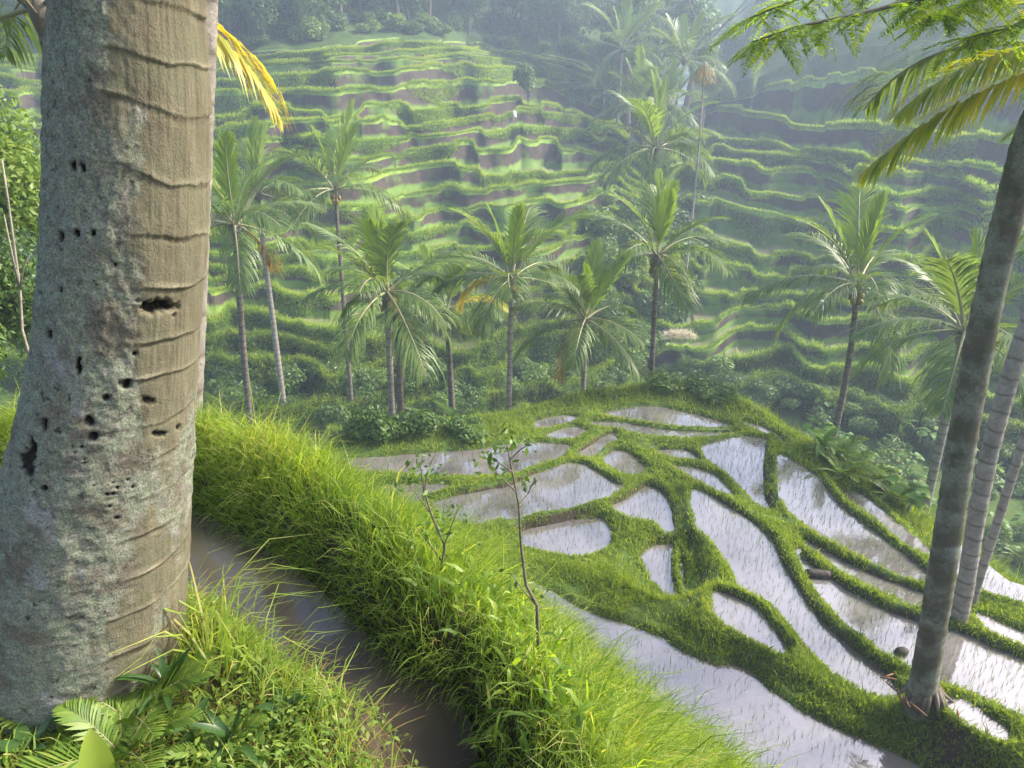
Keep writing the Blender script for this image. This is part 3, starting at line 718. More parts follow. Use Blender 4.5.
# grass fringing the terrace lips of the two hills
def fringe(name, rows, kinds_n, L, dens, label, hang, green, gcov=.25):
    acc = Acc(); nl, nc, _ = L.shape; tot = 0
    for k in range(nl-1):
        p = L[k]; seg = np.linalg.norm(np.diff(p, axis=0), axis=1); 
        x_, y_, d_ = proj(p); ok = (x_[:-1] > -30) & (x_[:-1] < 1060)
        cum = np.concatenate([[0], np.cumsum(np.where(ok, np.minimum(seg, .8), 0))]); n = int(cum[-1]*dens)
        if n < 5: continue
        t = R.random(n)*cum[-1]; i = np.clip(np.searchsorted(cum, t)-1, 0, nc-2); f = R.random(n)[:, None]
        P = p[i]*(1-f)+p[i+1]*f
        q = L[k+1][i]; H = q[:, :2]-P[:, :2]; w_ = np.linalg.norm(H, axis=1, keepdims=True)+1e-6; U = H/w_
        rise = np.maximum(q[:, 2]-P[:, 2], .1)
        P[:, :2] += U*np.minimum(.4, .25*w_)*R.random((n, 1))
        lush = fbm(i*.02, k*4.1, s=91, o=3)
        D = np.stack([-U[:, 0]*hang, -U[:, 1]*hang, .35+.65*R.random(n)], -1)+R.normal(0, .35, (n, 3)); D /= np.linalg.norm(D, axis=1, keepdims=True)
        Ln = (.26+.36*R.random(n))*(1+.9*lush); Wd = .00065*np.linalg.norm(P, axis=1)
        V, F = blades(P, D, Ln, Wd, 1.2, 2, side=np.stack([-U[:, 1], U[:, 0], 0*U[:, 0]], -1))
        acc.add(V, F, 0, np.repeat(np.clip(.6+.22*R.normal(0, 1, n)+green, 0, 1), 5)); tot += n
        # grassy patches hanging down the riser below this lip (its own lower neighbour's wall)
        if k > 0:
            m = int(n*1.5); t = R.random(m)*cum[-1]; i = np.clip(np.searchsorted(cum, t)-1, 0, nc-2)
            lush = fbm(i*.018, k*2.9, s=93, o=4); v = R.random(m)**.8
            kk = v < np.clip(gcov+1.7*lush, .05, 1); i, v = i[kk], v[kk]; m = len(i)
            f = R.random(m)[:, None]; top = p[i]*(1-f)+p[i+1]*f; lo = L[k-1][i]
            H = top[:, :2]-lo[:, :2]; w_ = np.linalg.norm(H, axis=1, keepdims=True)+1e-6; U = H/w_
            rise = np.maximum(top[:, 2]-lo[:, 2], .1)[:, None]; foot = np.minimum(.3*rise+.15, .55*w_)
            P = np.concatenate([top[:, :2]-U*foot*v[:, None], top[:, 2:]-rise*.95*v[:, None]], 1)
            D = np.stack([-U[:, 0]*.7, -U[:, 1]*.7, .3+.5*R.random(m)], -1)+R.normal(0, .4, (m, 3)); D /= np.linalg.norm(D, axis=1, keepdims=True)
            V, F = blades(P, D, .3+.35*R.random(m), .0007*np.linalg.norm(P, axis=1), 1.2, 2, side=np.stack([-U[:, 1], U[:, 0], 0*U[:, 0]], -1))
            acc.add(V, F, 0, np.repeat(np.clip(.35+.25*R.normal(0, 1, m)+green, 0, 1), 5)); tot += m
    stuff(name, acc, M['hill_grass'], label); print(name, tot)
fringe('terrace_grass', lrows, None, LL, 130, 'bright grass fringing the terrace edges of the sunny left hillside', .7, .10, .24)
fringe('terrace_grass', rrows, None, RL, 120, 'green grass fringing the terrace edges of the shaded right hillside', .7, .04, .18)
fringe('terrace_grass', brows, None, BL[:22, ::2], 4, 'faint grass on the hazy terrace edges at the valley end', .5, -.1)

# rough grass on the lowest slopes of both hills
def slope_grass(rows, L, kmax, n, label, tint):
    nr = kmax*6; acc = Acc(); Q = rows[:nr]; g_ = R
    i = g_.integers(0, nr-1, n); j = g_.integers(0, Q.shape[1]-1, n); f = g_.random((n, 1)); h = g_.random((n, 1))
    P = (Q[i, j]*(1-f)+Q[i, j+1]*f)*(1-h)+(Q[i+1, j]*(1-f)+Q[i+1, j+1]*f)*h
    k = in_view(P, 20, 10) & (P[:, 1] < 60); P = P[k]; n = len(P)
    U = P[:, :2]/np.linalg.norm(P[:, :2], axis=1, keepdims=True); D = np.stack([-.5*U[:, 0], -.5*U[:, 1], .8+0*U[:, 0]], -1)+g_.normal(0, .35, (n, 3)); D /= np.linalg.norm(D, axis=1, keepdims=True)
    V, F = blades(P, D, .25+.35*g_.random(n), .0012*np.linalg.norm(P, axis=1), 1.0, 2); acc.add(V, F, 0, np.repeat(np.clip(tint+.25*g_.normal(0, 1, n), 0, 1), 5))
    stuff('slope_grass', acc, M['bund_grass'], label)
slope_grass(lrows, LL, 4, 70000, 'rough grass hanging on the slope below the left terraces', .22)
slope_grass(rrows, RL, 3, 70000, 'rough grass on the slope below the right terraces', .22)
# ------------------------------------------------------------------ palms
def unit(v): return v/(np.linalg.norm(v, axis=-1, keepdims=True)+1e-9)
def frond_mesh(name, e0, bend, pairs, mats, seed, lw=.05, ll=.30, fold=.35, ragged=.1, seg=2, r0=.03, start=.16, azb=0.0, hang=.35):
    """pinnate frond of unit length along +X, launched at elevation e0 and bending down by 'bend' radians; mats = [leaflet, rachis]"""
    g = np.random.default_rng(seed); ns = 15
    s = np.linspace(0, 1, ns); el = e0-bend*s**1.25; az = azb*s**2
    T = np.stack([np.cos(el)*np.cos(az), np.cos(el)*np.sin(az), np.sin(el)], -1)
    P = np.concatenate([[np.zeros(3)], np.cumsum((T[1:]+T[:-1])/2*(s[1]-s[0]), 0)])
    a = Acc(); V, F = tube(P, r0*(1-.88*s**.7)*.5+.0012, 5, False); a.add(V, F, 1, .5)
    t = np.repeat(np.linspace(start, .995, pairs), 2)+g.normal(0, .004, pairs*2); t = np.clip(t, 0, 1); n = len(t)
    sd = np.tile([1., -1.], pairs)
    B = np.stack([np.interp(t, s, P[:, i]) for i in range(3)], -1); Tt = unit(np.stack([np.interp(t, s, T[:, i]) for i in range(3)], -1))
    side = unit(np.cross(Tt, np.array([0, 0, 1.]))); 
    up = np.cross(side, Tt)
    prof = np.clip(.45+.9*np.sin(PI*np.clip((t-start)/(1-start), 0, 1)**.75), .0, 1.25)*np.where(t > .9, 1-(t-.9)*5, 1)
    Lf = ll*prof*(1+g.normal(0, ragged, n)); keep = g.random(n) > ragged*.35
    fw = .55+.9*t
    D = unit(side*sd[:, None]*(1-fold*.5)+Tt*fw[:, None]+up*(.28-fold*.2)+g.normal(0, .06, (n, 3)))
    G = np.array([0, 0, -1.]); D2 = unit(D+G*(hang*(.7+.6*g.random(n)))[:, None]); D3 = unit(D2+G*(hang*(1.0+.9*g.random(n)))[:, None])
    Wn = unit(np.cross(D, side*sd[:, None]*.3+up)); W = (lw*(.75+.25*prof)*.5)[:, None]*unit(Wn+.25*Tt)
    L1 = Lf[:, None]
    Q1 = B+D*L1*.4; Q2 = Q1+D2*L1*.33; Q3 = Q2+D3*L1*.3
    V = np.stack([B-W*.45, B+W*.45, Q1-W, Q1+W, Q2-W*.75, Q2+W*.75, Q3], 1)[keep]
    b = np.arange(len(V))[:, None]*7
    a.add(V.reshape(-1, 3), [b+np.array([0, 1, 3, 2]), b+np.array([2, 3, 5, 4]), b+np.array([4, 5, 6])], 0,
          np.repeat(np.clip(.5+.22*g.normal(0, 1, len(V)), 0, 1), 7))
    return a.mesh(name, mats, True)
GM, YM, OM, LM = [M['frond'], M['rachis']], [M['frond_young'], M['rachis']], [M['frond_old'], M['rachis_dry']], [M['frond_yellow'], M['rachis']]
FM = {}
for q in range(3):
    FM['spear', q] = frond_mesh('frond', 1.42, .28, 34, YM, 100+q, .022, .24, 1.1, .05, hang=.05, azb=.12*(q-1))
    FM['up', q] = frond_mesh('frond', 1.15, .85, 54, YM if q == 0 else GM, 110+q, .0155, .26, .5, .16, hang=.22, azb=.15*(q-1))
    FM['mid', q] = frond_mesh('frond', .72, 1.15, 56, GM, 120+q, .0155, .28, .4, .18, hang=.4, azb=.2*(q-1))
    FM['out', q] = frond_mesh('frond', .30, 1.10, 56, GM, 130+q, .0155, .28, .4, .2, hang=.65, azb=.2*(q-1))
    FM['low', q] = frond_mesh('frond', -.15, .95, 52, GM, 140+q, .0155, .27, .4, .25, hang=.8, azb=.25*(q-1))
    FM['dead', q] = frond_mesh('frond', -.7, .65, 34, OM, 150+q, .024, .24, .4, .35, hang=.5, azb=.3*(q-1))
    FM['yel', q] = frond_mesh('frond', .2, 1.3, 44, LM, 160+q, .027, .28, .4, .12, hang=.55)
def trunk_mesh(P, r0, r1, bulge=1.35, n=12, m=M['palm_bark'], rings=True):
    """ringed palm trunk along points P (local)"""
    P = np.asarray(P, float); k = len(P)
    seg = np.concatenate([[0], np.cumsum(np.linalg.norm(np.diff(P, axis=0), axis=1))]); H = seg[-1]
    ns = int(min(220, max(20, H/.05))); t = np.linspace(0, H, ns)
    Q = np.stack([np.interp(t, seg, P[:, i]) for i in range(3)], -1)
    for _ in range(6): Q[1:-1] = (Q[:-2]+Q[1:-1]*2+Q[2:])/4
    u = t/H; rad = (r0+(r1-r0)*u)*(1+(bulge-1)*np.exp(-t/.35))
    if rings: rad = rad*(1+.05*(((t/.13+.3*vnoise(t*3)) % 1) < .3)+.02*vnoise(t*9))
    V, F = tube(Q, rad, n)
    a = Acc(); a.add(V, F); return a.mesh('trunk', [m])
def crown_boss(g, r):
    """fibrous boot collar under the fronds with stubs of cut leaf bases"""
    a = Acc(); z = np.linspace(-.35, .25, 7); V, F = tube(np.stack([0*z, 0*z, z], -1), r*np.array([.95, 1.2, 1.55, 1.75, 1.6, 1.2, .6]), 9); a.add(V, F)
    for i in range(9):
        A = i*2.4; d = np.array([math.cos(A), math.sin(A), .55]); p0 = d*r*.7+[0, 0, -.2+.03*i]
        V, F = tube(np.array([p0, p0+d*r*1.3, p0+d*r*2.6+[0, 0, .03]]), [r*.34, r*.26, r*.12], 5); a.add(V, F)
    return a
NUT = None
def nut_mesh(g, r):
    a = Acc()
    for i in range(9):
        A = g.uniform(0, 2*PI); c = np.array([math.cos(A)*r*2.2, math.sin(A)*r*2.2, g.uniform(-.45, -.1)])
        th = np.linspace(0, PI, 6); prof = np.sin(th); h = .13*(.8+.4*g.random())
        V, F = tube(np.stack([c[0]+0*th, c[1]+0*th, c[2]+h*np.cos(th)], -1), np.maximum(.085*prof, .004), 7); a.add(V, F)
    return a
def palm(label, base, crown, L, n=15, r=(.15, .10), seed=0, bark='palm_bark', dead=2, yel=0, nuts=False, lean=None, group=None, twist=0.0, spear=3, boss=True, kind='coconut palm'):
    g = np.random.default_rng(1000+seed); base = np.asarray(base, float); crown = np.asarray(crown, float)
    root = thing('coconut_palm', base, label, 'palm', group)
    c = crown-base; mid = c*.5+np.array([0, 0, 0]) if lean is None else c*.5+np.asarray(lean)
    t = np.linspace(0, 1, 24)[:, None]
    P = (1-t)**2*np.array([0, 0, -.5])+2*t*(1-t)*mid+t*t*c
    obj('trunk', trunk_mesh(P, r[0], r[1], m=M[bark]), root)
    if boss: obj('crown_shaft', crown_boss(g, r[1]).mesh('crown_shaft', [M['bark']]), root, tuple(c))
    if nuts: obj('coconut_cluster', nut_mesh(g, r[1]).mesh('coconut_cluster', [M['coconut']]), root, tuple(c))
    seq = ['spear']*spear
    body = n-spear-dead-yel
    for i in range(body):
        f = i/max(body-1, 1); seq.append('up' if f < .22 else 'mid' if f < .5 else 'out' if f < .78 else 'low')
    seq += ['yel']*yel+['dead']*dead
    for i, k in enumerate(seq):
        A = twist+i*2.39996+g.normal(0, .18); s_ = L*(.85+.25*g.random())*(.85 if k in ('dead',) else 1)*(.9 if k == 'spear' else 1)
        d = np.array([math.cos(A), math.sin(A), 0])*r[1]*(.3 if k == 'spear' else .9)
        o = obj('frond', FM[k, int(g.integers(3))], root, tuple(c+d+[0, 0, .12]), (g.normal(0, .12), g.normal(.03, .13), A), s_*(1+.06*g.normal()))
        if k == 'dead': o['label'] = 'withered brown frond hanging down'
        if k == 'yel': o['label'] = 'yellowing frond'
    return root
def gz(x, y):
    """ground height anywhere: plateau slope or the two hills"""
    a = -15.6
    if 4 < y < 33.5 and -15.5 < x < 26.5: a = float(terr_z(np.array([x]), np.array([y]))[0][0])
    b = 17.8-.47*math.hypot(x+30, y-95); c = 19.5-.5*math.hypot(x-65, y-80)
    return max(a, b-.35, c-.35)
def gbase(px, Y, py=400):
    """point on the ground at forward distance Y under the image column px"""
    for _ in range(6):
        a, b = ray(px, py); p = np.array([a*Y, Y, gz(a*Y, Y)]); _, py, _ = proj(p); 
    a, _ = ray(px, py); return np.array([a*Y, Y, gz(a*Y, Y)])
def hit(px_, py_, y0=7.5, y1=75):
    """first point of the ground seen at a pixel"""
    a, b = ray(px_, py_)
    for Y in np.arange(y0, y1, .25):
        if b*Y < gz(a*Y, Y): break
    return np.array([a*Y, Y, gz(a*Y, Y)])
PG = 'coconut palms standing among the rice terraces'
def hpalm(label, bx, by, Y, cx, cy, L, dY=0, **k):
    """palm whose foot shows at pixel (bx,by) (or is hidden below it) at distance Y"""
    b = at(bx, by, Y); z = gz(b[0], b[1]); b[2] = min(b[2], z+.1)
    return palm(label, b, at(cx, cy, Y+dY), L, group=PG, **k)
b1 = gbase(262, 22, 470)
palm('coconut palm with tan drooping frond, rising behind the berm grass beside the thick trunk', b1, at(235, 228, 22), 3.0, 17, (.13, .09), 1, twist=.3, dead=1, lean=(-.1, 0, 1), group=PG)
hpalm('slim pale trunked palm leaning behind the leftmost drooping palm', 277, 359, 30, 257, 196, 3.3, seed=2, n=14, bark='palm_bark_pale', dead=0, twist=1.1)
hpalm('tall palm with upright crown and brown coconut cluster above the lower left hedge', 348, 372, 31, 335, 192, 3.7, seed=3, n=15, r=(.12, .08), dead=0, nuts=True, twist=.8)
hpalm('bushy palm with twin trunks standing behind the banana clump', 392, 436, 17, 387, 296, 2.5, seed=4, n=18, r=(.10, .075), dead=0, bark='palm_bark_pale', twist=2.0, nuts=True)
hpalm('dark slender palm trunk directly beside the twin pale one', 400, 432, 17.6, 398, 318, 1.3, seed=24, n=8, r=(.11, .085), dead=1, twist=2.0, spear=1)
hpalm('small yellowing palm half hidden between two taller palms', 452, 372, 24, 447, 312, 2.6, seed=5, n=14, r=(.13, .10), dead=0, yel=1, twist=.1)
hpalm('palm with wide bright crown and straight trunk at the paddy rim, third from left', 508, 419, 18.6, 512, 282, 2.55, seed=6, n=15, r=(.085, .07), bark='palm_bark_pale', dead=0, yel=1, twist=.5, nuts=True)
hpalm('shorter palm with drooping tan frond at the back rim of the paddies', 583, 409, 19.5, 585, 323, 2.35, seed=7, n=15, r=(.09, .07), bark='palm_bark_pale', dead=1, yel=0, twist=1.6)
hpalm('palm with dark trunk mirrored in the rearmost paddy', 652, 393, 21.5, 657, 258, 2.9, seed=8, n=16, r=(.10, .075), dead=0, twist=2.4, nuts=True)
hpalm('leaning palm with dark curved trunk below the right terraces', 828, 428, 20, 857, 288, 2.95, seed=10, n=16, r=(.11, .08), dead=0, yel=0, twist=.2, nuts=True, lean=(.5, 0, -.4))
hpalm('low yellow green palm in front of the right hillside, beside the mossy trunk', 930, 495, 14.5, 964, 336, 2.6, seed=11, n=15, r=(.11, .09), bark='palm_bark_pale', dead=0, yel=0, twist=2.9)
palm('tall hazy palm with pale trunk in the middle of the valley', gbase(657, 44, 290), at(656, 150, 44), 4.3, 20, (.17, .13), 9, 'palm_bark_pale', 0, 0, True, twist=.7, group=PG)

# palms fading into the haze further up the valley
HG = 'hazy palms far up the valley'
far = [(622, 50, 66, 4.6), (648, 12, 74, 4.6), (684, 62, 60, 4.4), (640, 104, 56, 4.0), (604, 95, 72, 3.6), (668, 108, 54, 3.8), (700, 25, 80, 4.4), (735, 45, 84, 4.0), (762, 20, 95, 4.0), (655, -28, 82, 4.6), (618, 8, 84, 4.4), (720, -5, 98, 4.2), (570, 18, 118, 3.8), (540, 25, 112, 3.6), (520, 8, 122, 3.6), (860, 22, 100, 4.2), (815, 12, 112, 4.0), (903, 8, 105, 4.2)]
def fz(x, Y): return max(gz(x, Y), float(zback(np.array(x/FAR), np.array(Y/FAR)))*FAR if Y > 76*FAR else -99)
for i, (cx, cy, Y, L) in enumerate(far):
    m_ = 1.25 if Y < 75 else 1.9; Y *= m_; L *= m_**.9
    c = at(cx, cy, Y); g = np.random.default_rng(70+i); x = c[0]+g.normal(0, 1.0); z = fz(x, Y)
    z = min(z, c[2]-5)
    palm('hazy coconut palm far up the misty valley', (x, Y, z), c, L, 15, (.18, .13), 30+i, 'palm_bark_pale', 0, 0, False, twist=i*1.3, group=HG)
# bare dead trunk
b = at(689, 236, 40); b[2] -= 3.5; c = at(705, 62, 41)
root = thing('dead_palm', b, 'tall bare dead trunk leaning in front of the hazy valley palms', 'dead tree')
t = np.linspace(0, 1, 20)[:, None]; obj('trunk', trunk_mesh(t*(c-b)+np.array([[0.12, 0, 0]])*np.sin(t*PI), .075, .05, 1.2, 8, M['deadwood'], False), root)
for i in range(5):
    obj('frond', FM['dead', i % 3], root, tuple(c-b), (0, 0, i*1.3), 1.3)

def hero_mat(name='hero_bark', q=1.0, aged=0.0):
    m, nt, out = mat(name); L_ = nt.links.new
    def attr(n):
        a = nt.nodes.new('ShaderNodeAttribute'); a.attribute_name = n; return a.outputs['Fac']
    v = objvec(nt)
    n_big = noise(nt, 9*q, 6, .62, v); n_mid = noise(nt, 40*q, 7, .7, v); n_fine = noise(nt, 190*q, 6, .72, v); n_pat = noise(nt, 6.5*q, 5, .55, v)
    fib = noise(nt, 42*q, 5, .65, v, (1, 1, .09))
    tan = ramp(nt, fib, [(.25, (.085, .07, .048)), (.5, (.155, .135, .088)), (.75, (.22, .195, .135))])
    tan = mixc(nt, ramp(nt, n_big, [(.4, 0.), (.6, .75)]), tan, (.15, .147, .092))
    grey = ramp(nt, n_fine, [(.25, (.085, .073, .062)), (.5, (.19, .172, .15)), (.75, (.31, .285, .25))])
    lich = ramp(nt, n_fine, [(.25, (.09, .108, .07)), (.5, (.20, .225, .16)), (.75, (.35, .375, .29))])
    rough = mixc(nt, ramp(nt, n_mid, [(.34, 0.), (.54, 1.)]), grey, lich)
    brown = ramp(nt, n_fine, [(.3, (.08, .066, .05)), (.7, (.185, .16, .125))])
    rough = mixc(nt, ramp(nt, n_big, [(.50, 0.), (.62, .85)]), rough, brown)
    pale = ramp(nt, n_fine, [(.3, (.26, .265, .26)), (.7, (.42, .42, .41))])
    rough = mixc(nt, ramp(nt, n_pat, [(.63, 0.), (.70, .6)]), rough, pale)
    n_dk = noise(nt, 38*q, 5, .75, v)
    rough = mixc(nt, ramp(nt, n_dk, [(.33, 1.), (.43, 0.)]), rough, (.03, .027, .022))
    ma = nt.nodes.new('ShaderNodeMath'); ma.operation = 'MULTIPLY_ADD'; L_(n_mid, ma.inputs[0]); ma.inputs[1].default_value = 1.7; ma.inputs[2].default_value = -.85
    ad = nt.nodes.new('ShaderNodeMath'); ad.operation = 'ADD'; L_(ma.outputs[0], ad.inputs[0]); L_(attr('clean'), ad.inputs[1])
    col = mixc(nt, ramp(nt, ad.outputs[0], [(.35, 0.), (.65, 1.)]), rough, tan)
    mu = nt.nodes.new('ShaderNodeMath'); mu.operation = 'MULTIPLY'; L_(attr('edge'), mu.inputs[0]); L_(attr('clean'), mu.inputs[1])
    mu2 = nt.nodes.new('ShaderNodeMath'); mu2.operation = 'MULTIPLY'; L_(mu.outputs[0], mu2.inputs[0]); L_(ramp(nt, n_big, [(.38, 0.), (.6, .75)]), mu2.inputs[1])
    col = mixc(nt, mu2.outputs[0], col, (.34, .30, .21))
    mg = nt.nodes.new('ShaderNodeMath'); mg.operation = 'MULTIPLY'; L_(attr('groove_shade'), mg.inputs[0]); mg.inputs[1].default_value = .55
    col = mixc(nt, mg.outputs[0], col, (.07, .055, .035))  # dark line under each ring ridge: its shadow put into the colour
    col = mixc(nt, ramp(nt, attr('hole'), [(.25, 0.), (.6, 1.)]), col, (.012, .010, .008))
    col = mixc(nt, ramp(nt, n_fine, [(.3, .38), (.6, 0.)]), col, (.06, .05, .038))
    if aged: col = mixc(nt, ramp(nt, noise(nt, 3.2, 5, .6, v), [(.42, 0.), (.56, .8)]), col, mixc(nt, ramp(nt, n_big, [(.4, 0.), (.6, 1.)]), (.085, .062, .045), (.06, .07, .03)))
    p = N(nt, 'BsdfPrincipled'); p.inputs['Roughness'].default_value = .88; p.inputs['Specular IOR Level'].default_value = .18
    L_(col, p.inputs['Base Color'])
    h = nt.nodes.new('ShaderNodeMath'); h.operation = 'ADD'; L_(n_fine, h.inputs[0]); L_(fib, h.inputs[1])
    b = N(nt, 'Bump'); b.inputs['Strength'].default_value = .7; b.inputs['Distance'].default_value = .006
    L_(h.outputs[0], b.inputs['Height']); L_(b.outputs[0], p.inputs['Normal']); L_(p.outputs[0], out.inputs['Surface']); M[name] = m
hero_mat(); hero_mat('mossy_bark', .8, 1.0)
# two palms framing the right edge
def big_palm(label, base, pts, r, seed, bark, fr, nrad=16):
    root = thing('coconut_palm', base, label, 'palm', PG); c = pts[-1]-base
    obj('trunk', trunk_mesh([np.array([0, 0, -.5])]+[p-base for p in pts], r[0], r[1], 1.25, nrad, M[bark]), root)
    g = np.random.default_rng(seed); obj('crown_shaft', crown_boss(g, r[1]).mesh('crown_shaft', [M['bark']]), root, tuple(c))
    for me, A, s_ in fr: obj('frond', me, root, tuple(c), (0, 0, A), s_)
    return root
DY = [M['frond_yellow'], M['rachis']]
NF = [M['frond_near'], M['rachis']]
def near_frond(seed, e0, bend, azb=0., mats=NF, pairs=110, ll=.3): return frond_mesh('frond', e0, bend, pairs, mats, seed, .014, ll, .45, .08, hang=.8, r0=.022, start=.1, azb=azb)
bA = at_p(925, 697); bA = at(925, 694, bA[1]); YA = bA[1]
ptsA = [at(924, 680, YA), at(936, 610, YA), at(950, 520, YA), at(964, 430, YA), at(982, 330, YA), at(1002, 240, YA), at(1026, 145, YA), at(1046, 95, YA-.1), at(1078, 55, YA-.3)]
nf1, nf2, nf3 = near_frond(301, .12, .95, .0), near_frond(302, -.33, .5, .1), near_frond(303, .8, .8, .0)
frA = [(nf1, PI+.05, 1.5), (nf2, PI-.12, 1.75), (nf3, PI+.4, 1.5)]
frA += [(FM[k, i % 3], A, 2.4) for i, (k, A) in enumerate([('up', .3), ('mid', 1.2), ('out', .9), ('out', 1.9), ('mid', -.6), ('out', -1.1), ('low', .1), ('spear', 2), ('up', 4.2)])]
big_palm('mossy thick trunk rising from the bund at the right edge, nearest of the right trunks', bA, ptsA, (.15, .115), 41, 'mossy_bark', frA, 24)
rt = [o for o in COL.objects if o.get('label', '').startswith('mossy thick')][0]; gg = np.random.default_rng(8); a = Acc()
for i in range(16):
    A = i*.41+gg.normal(0, .1); q = np.array([math.cos(A), math.sin(A), 0]); l = gg.uniform(.28, .5); V, F = tube(np.array([q*.10+[0, 0, .16], q*.18+[0, 0, .05], q*l*.75+[0, 0, -.1]]), [.04, .03, .012], 6); a.add(V, F)
obj('root', a.mesh('root', [M['bark']]), rt)
a = Acc()
for i in range(8):
    A = gg.uniform(2.4, 5.2); q = np.array([math.cos(A)*.42, math.sin(A)*.42, .10]); d_ = np.array([gg.normal(0, 1), gg.normal(0, 1), .25]); d_ *= gg.uniform(.07,.13)/np.linalg.norm(d_); V, F = tube(np.array([q-d_, q, q+d_]), [.010, .014, .007], 5); a.add(V, F)
o = obj('husk_litter', a.mesh('husk_litter', [M['straw3']]), loc=tuple(bA)); tag(o, 'reddish brown husks and sticks lying at the foot of the mossy trunk', 'litter')
YB = float(at_p(963, 606)[1]); bB = at(963, 607, YB)
ptsB = [at(965, 590, YB), at(976, 520, YB), at(990, 450, YB), at(1006, 390, YB), at(1022, 340, YB), at(1055, 260, YB), at(1115, 180, YB), at(1190, 110, YB)]
big_palm('slim grey palm trunk just behind the mossy trunk at the right edge', bB, ptsB, (.115, .095), 42, 'palm_bark_pale', [(FM[k, i % 3], i*1.05, 1.9) for i, k in enumerate(['up', 'mid', 'out', 'mid', 'out', 'up'])])
YC = float(at_p(976, 588)[1]); bC = at(976, 590, YC)
ptsC = [at(979, 578, YC), at(990, 545, YC), at(1003, 505, YC), at(1022, 445, YC), at(1060, 360, YC), at(1130, 260, YC+.4)]
big_palm('thin rear palm trunk rising behind the slim grey one at the right edge', bC, ptsC, (.065, .055), 43, 'palm_bark_pale', [(FM[k, i % 3], i*1.05+.4, 1.7) for i, k in enumerate(['up', 'mid', 'out', 'mid', 'out', 'up'])])
# pale trunk just behind the thick one, crown above the frame
Yp = 4.2; bp = np.array([*at(188, 470, Yp)[:2], -3.3])
ptsP = [at(188, 440, Yp), at(189, 400, Yp), at(192, 330, Yp), at(196, 200, Yp), at(199, 100, Yp), at(202, 0, Yp), at(206, -150, Yp), at(212, -420, Yp)]
big_palm('pale ringed palm trunk showing as a strip along the right side of the thick trunk', bp, ptsP, (.085, .08), 44, 'palm_bark_pale', [(FM[k, i % 3], i*1.05+.4, 2.2) for i, k in enumerate(['up', 'mid', 'up', 'mid', 'mid', 'up'])], 18)
# small palm behind the thick trunk with its yellow frond
Ys_ = 8.5; bs = gbase(150, Ys_, 480); cS = at(40, 6, Ys_)
root = big_palm('palm with dark crown at the top left corner and one hanging yellow frond', bs, [at(140, 420, Ys_), at(112, 300, Ys_), at(80, 170, Ys_), at(55, 75, Ys_), cS], (.10, .075), 45, 'palm_bark',
   [(near_frond(311, .22, 1.45, -.05, DY, 90, .24), -.05, 3.05)]+[(FM[k, i % 3], A, 2.3) for i, (k, A) in enumerate([('up', 2.6), ('mid', 3.4), ('out', 2.3), ('mid', 1.2), ('spear', 0), ('out', 4.4), ('low', 3.0), ('mid', 5.2)])])
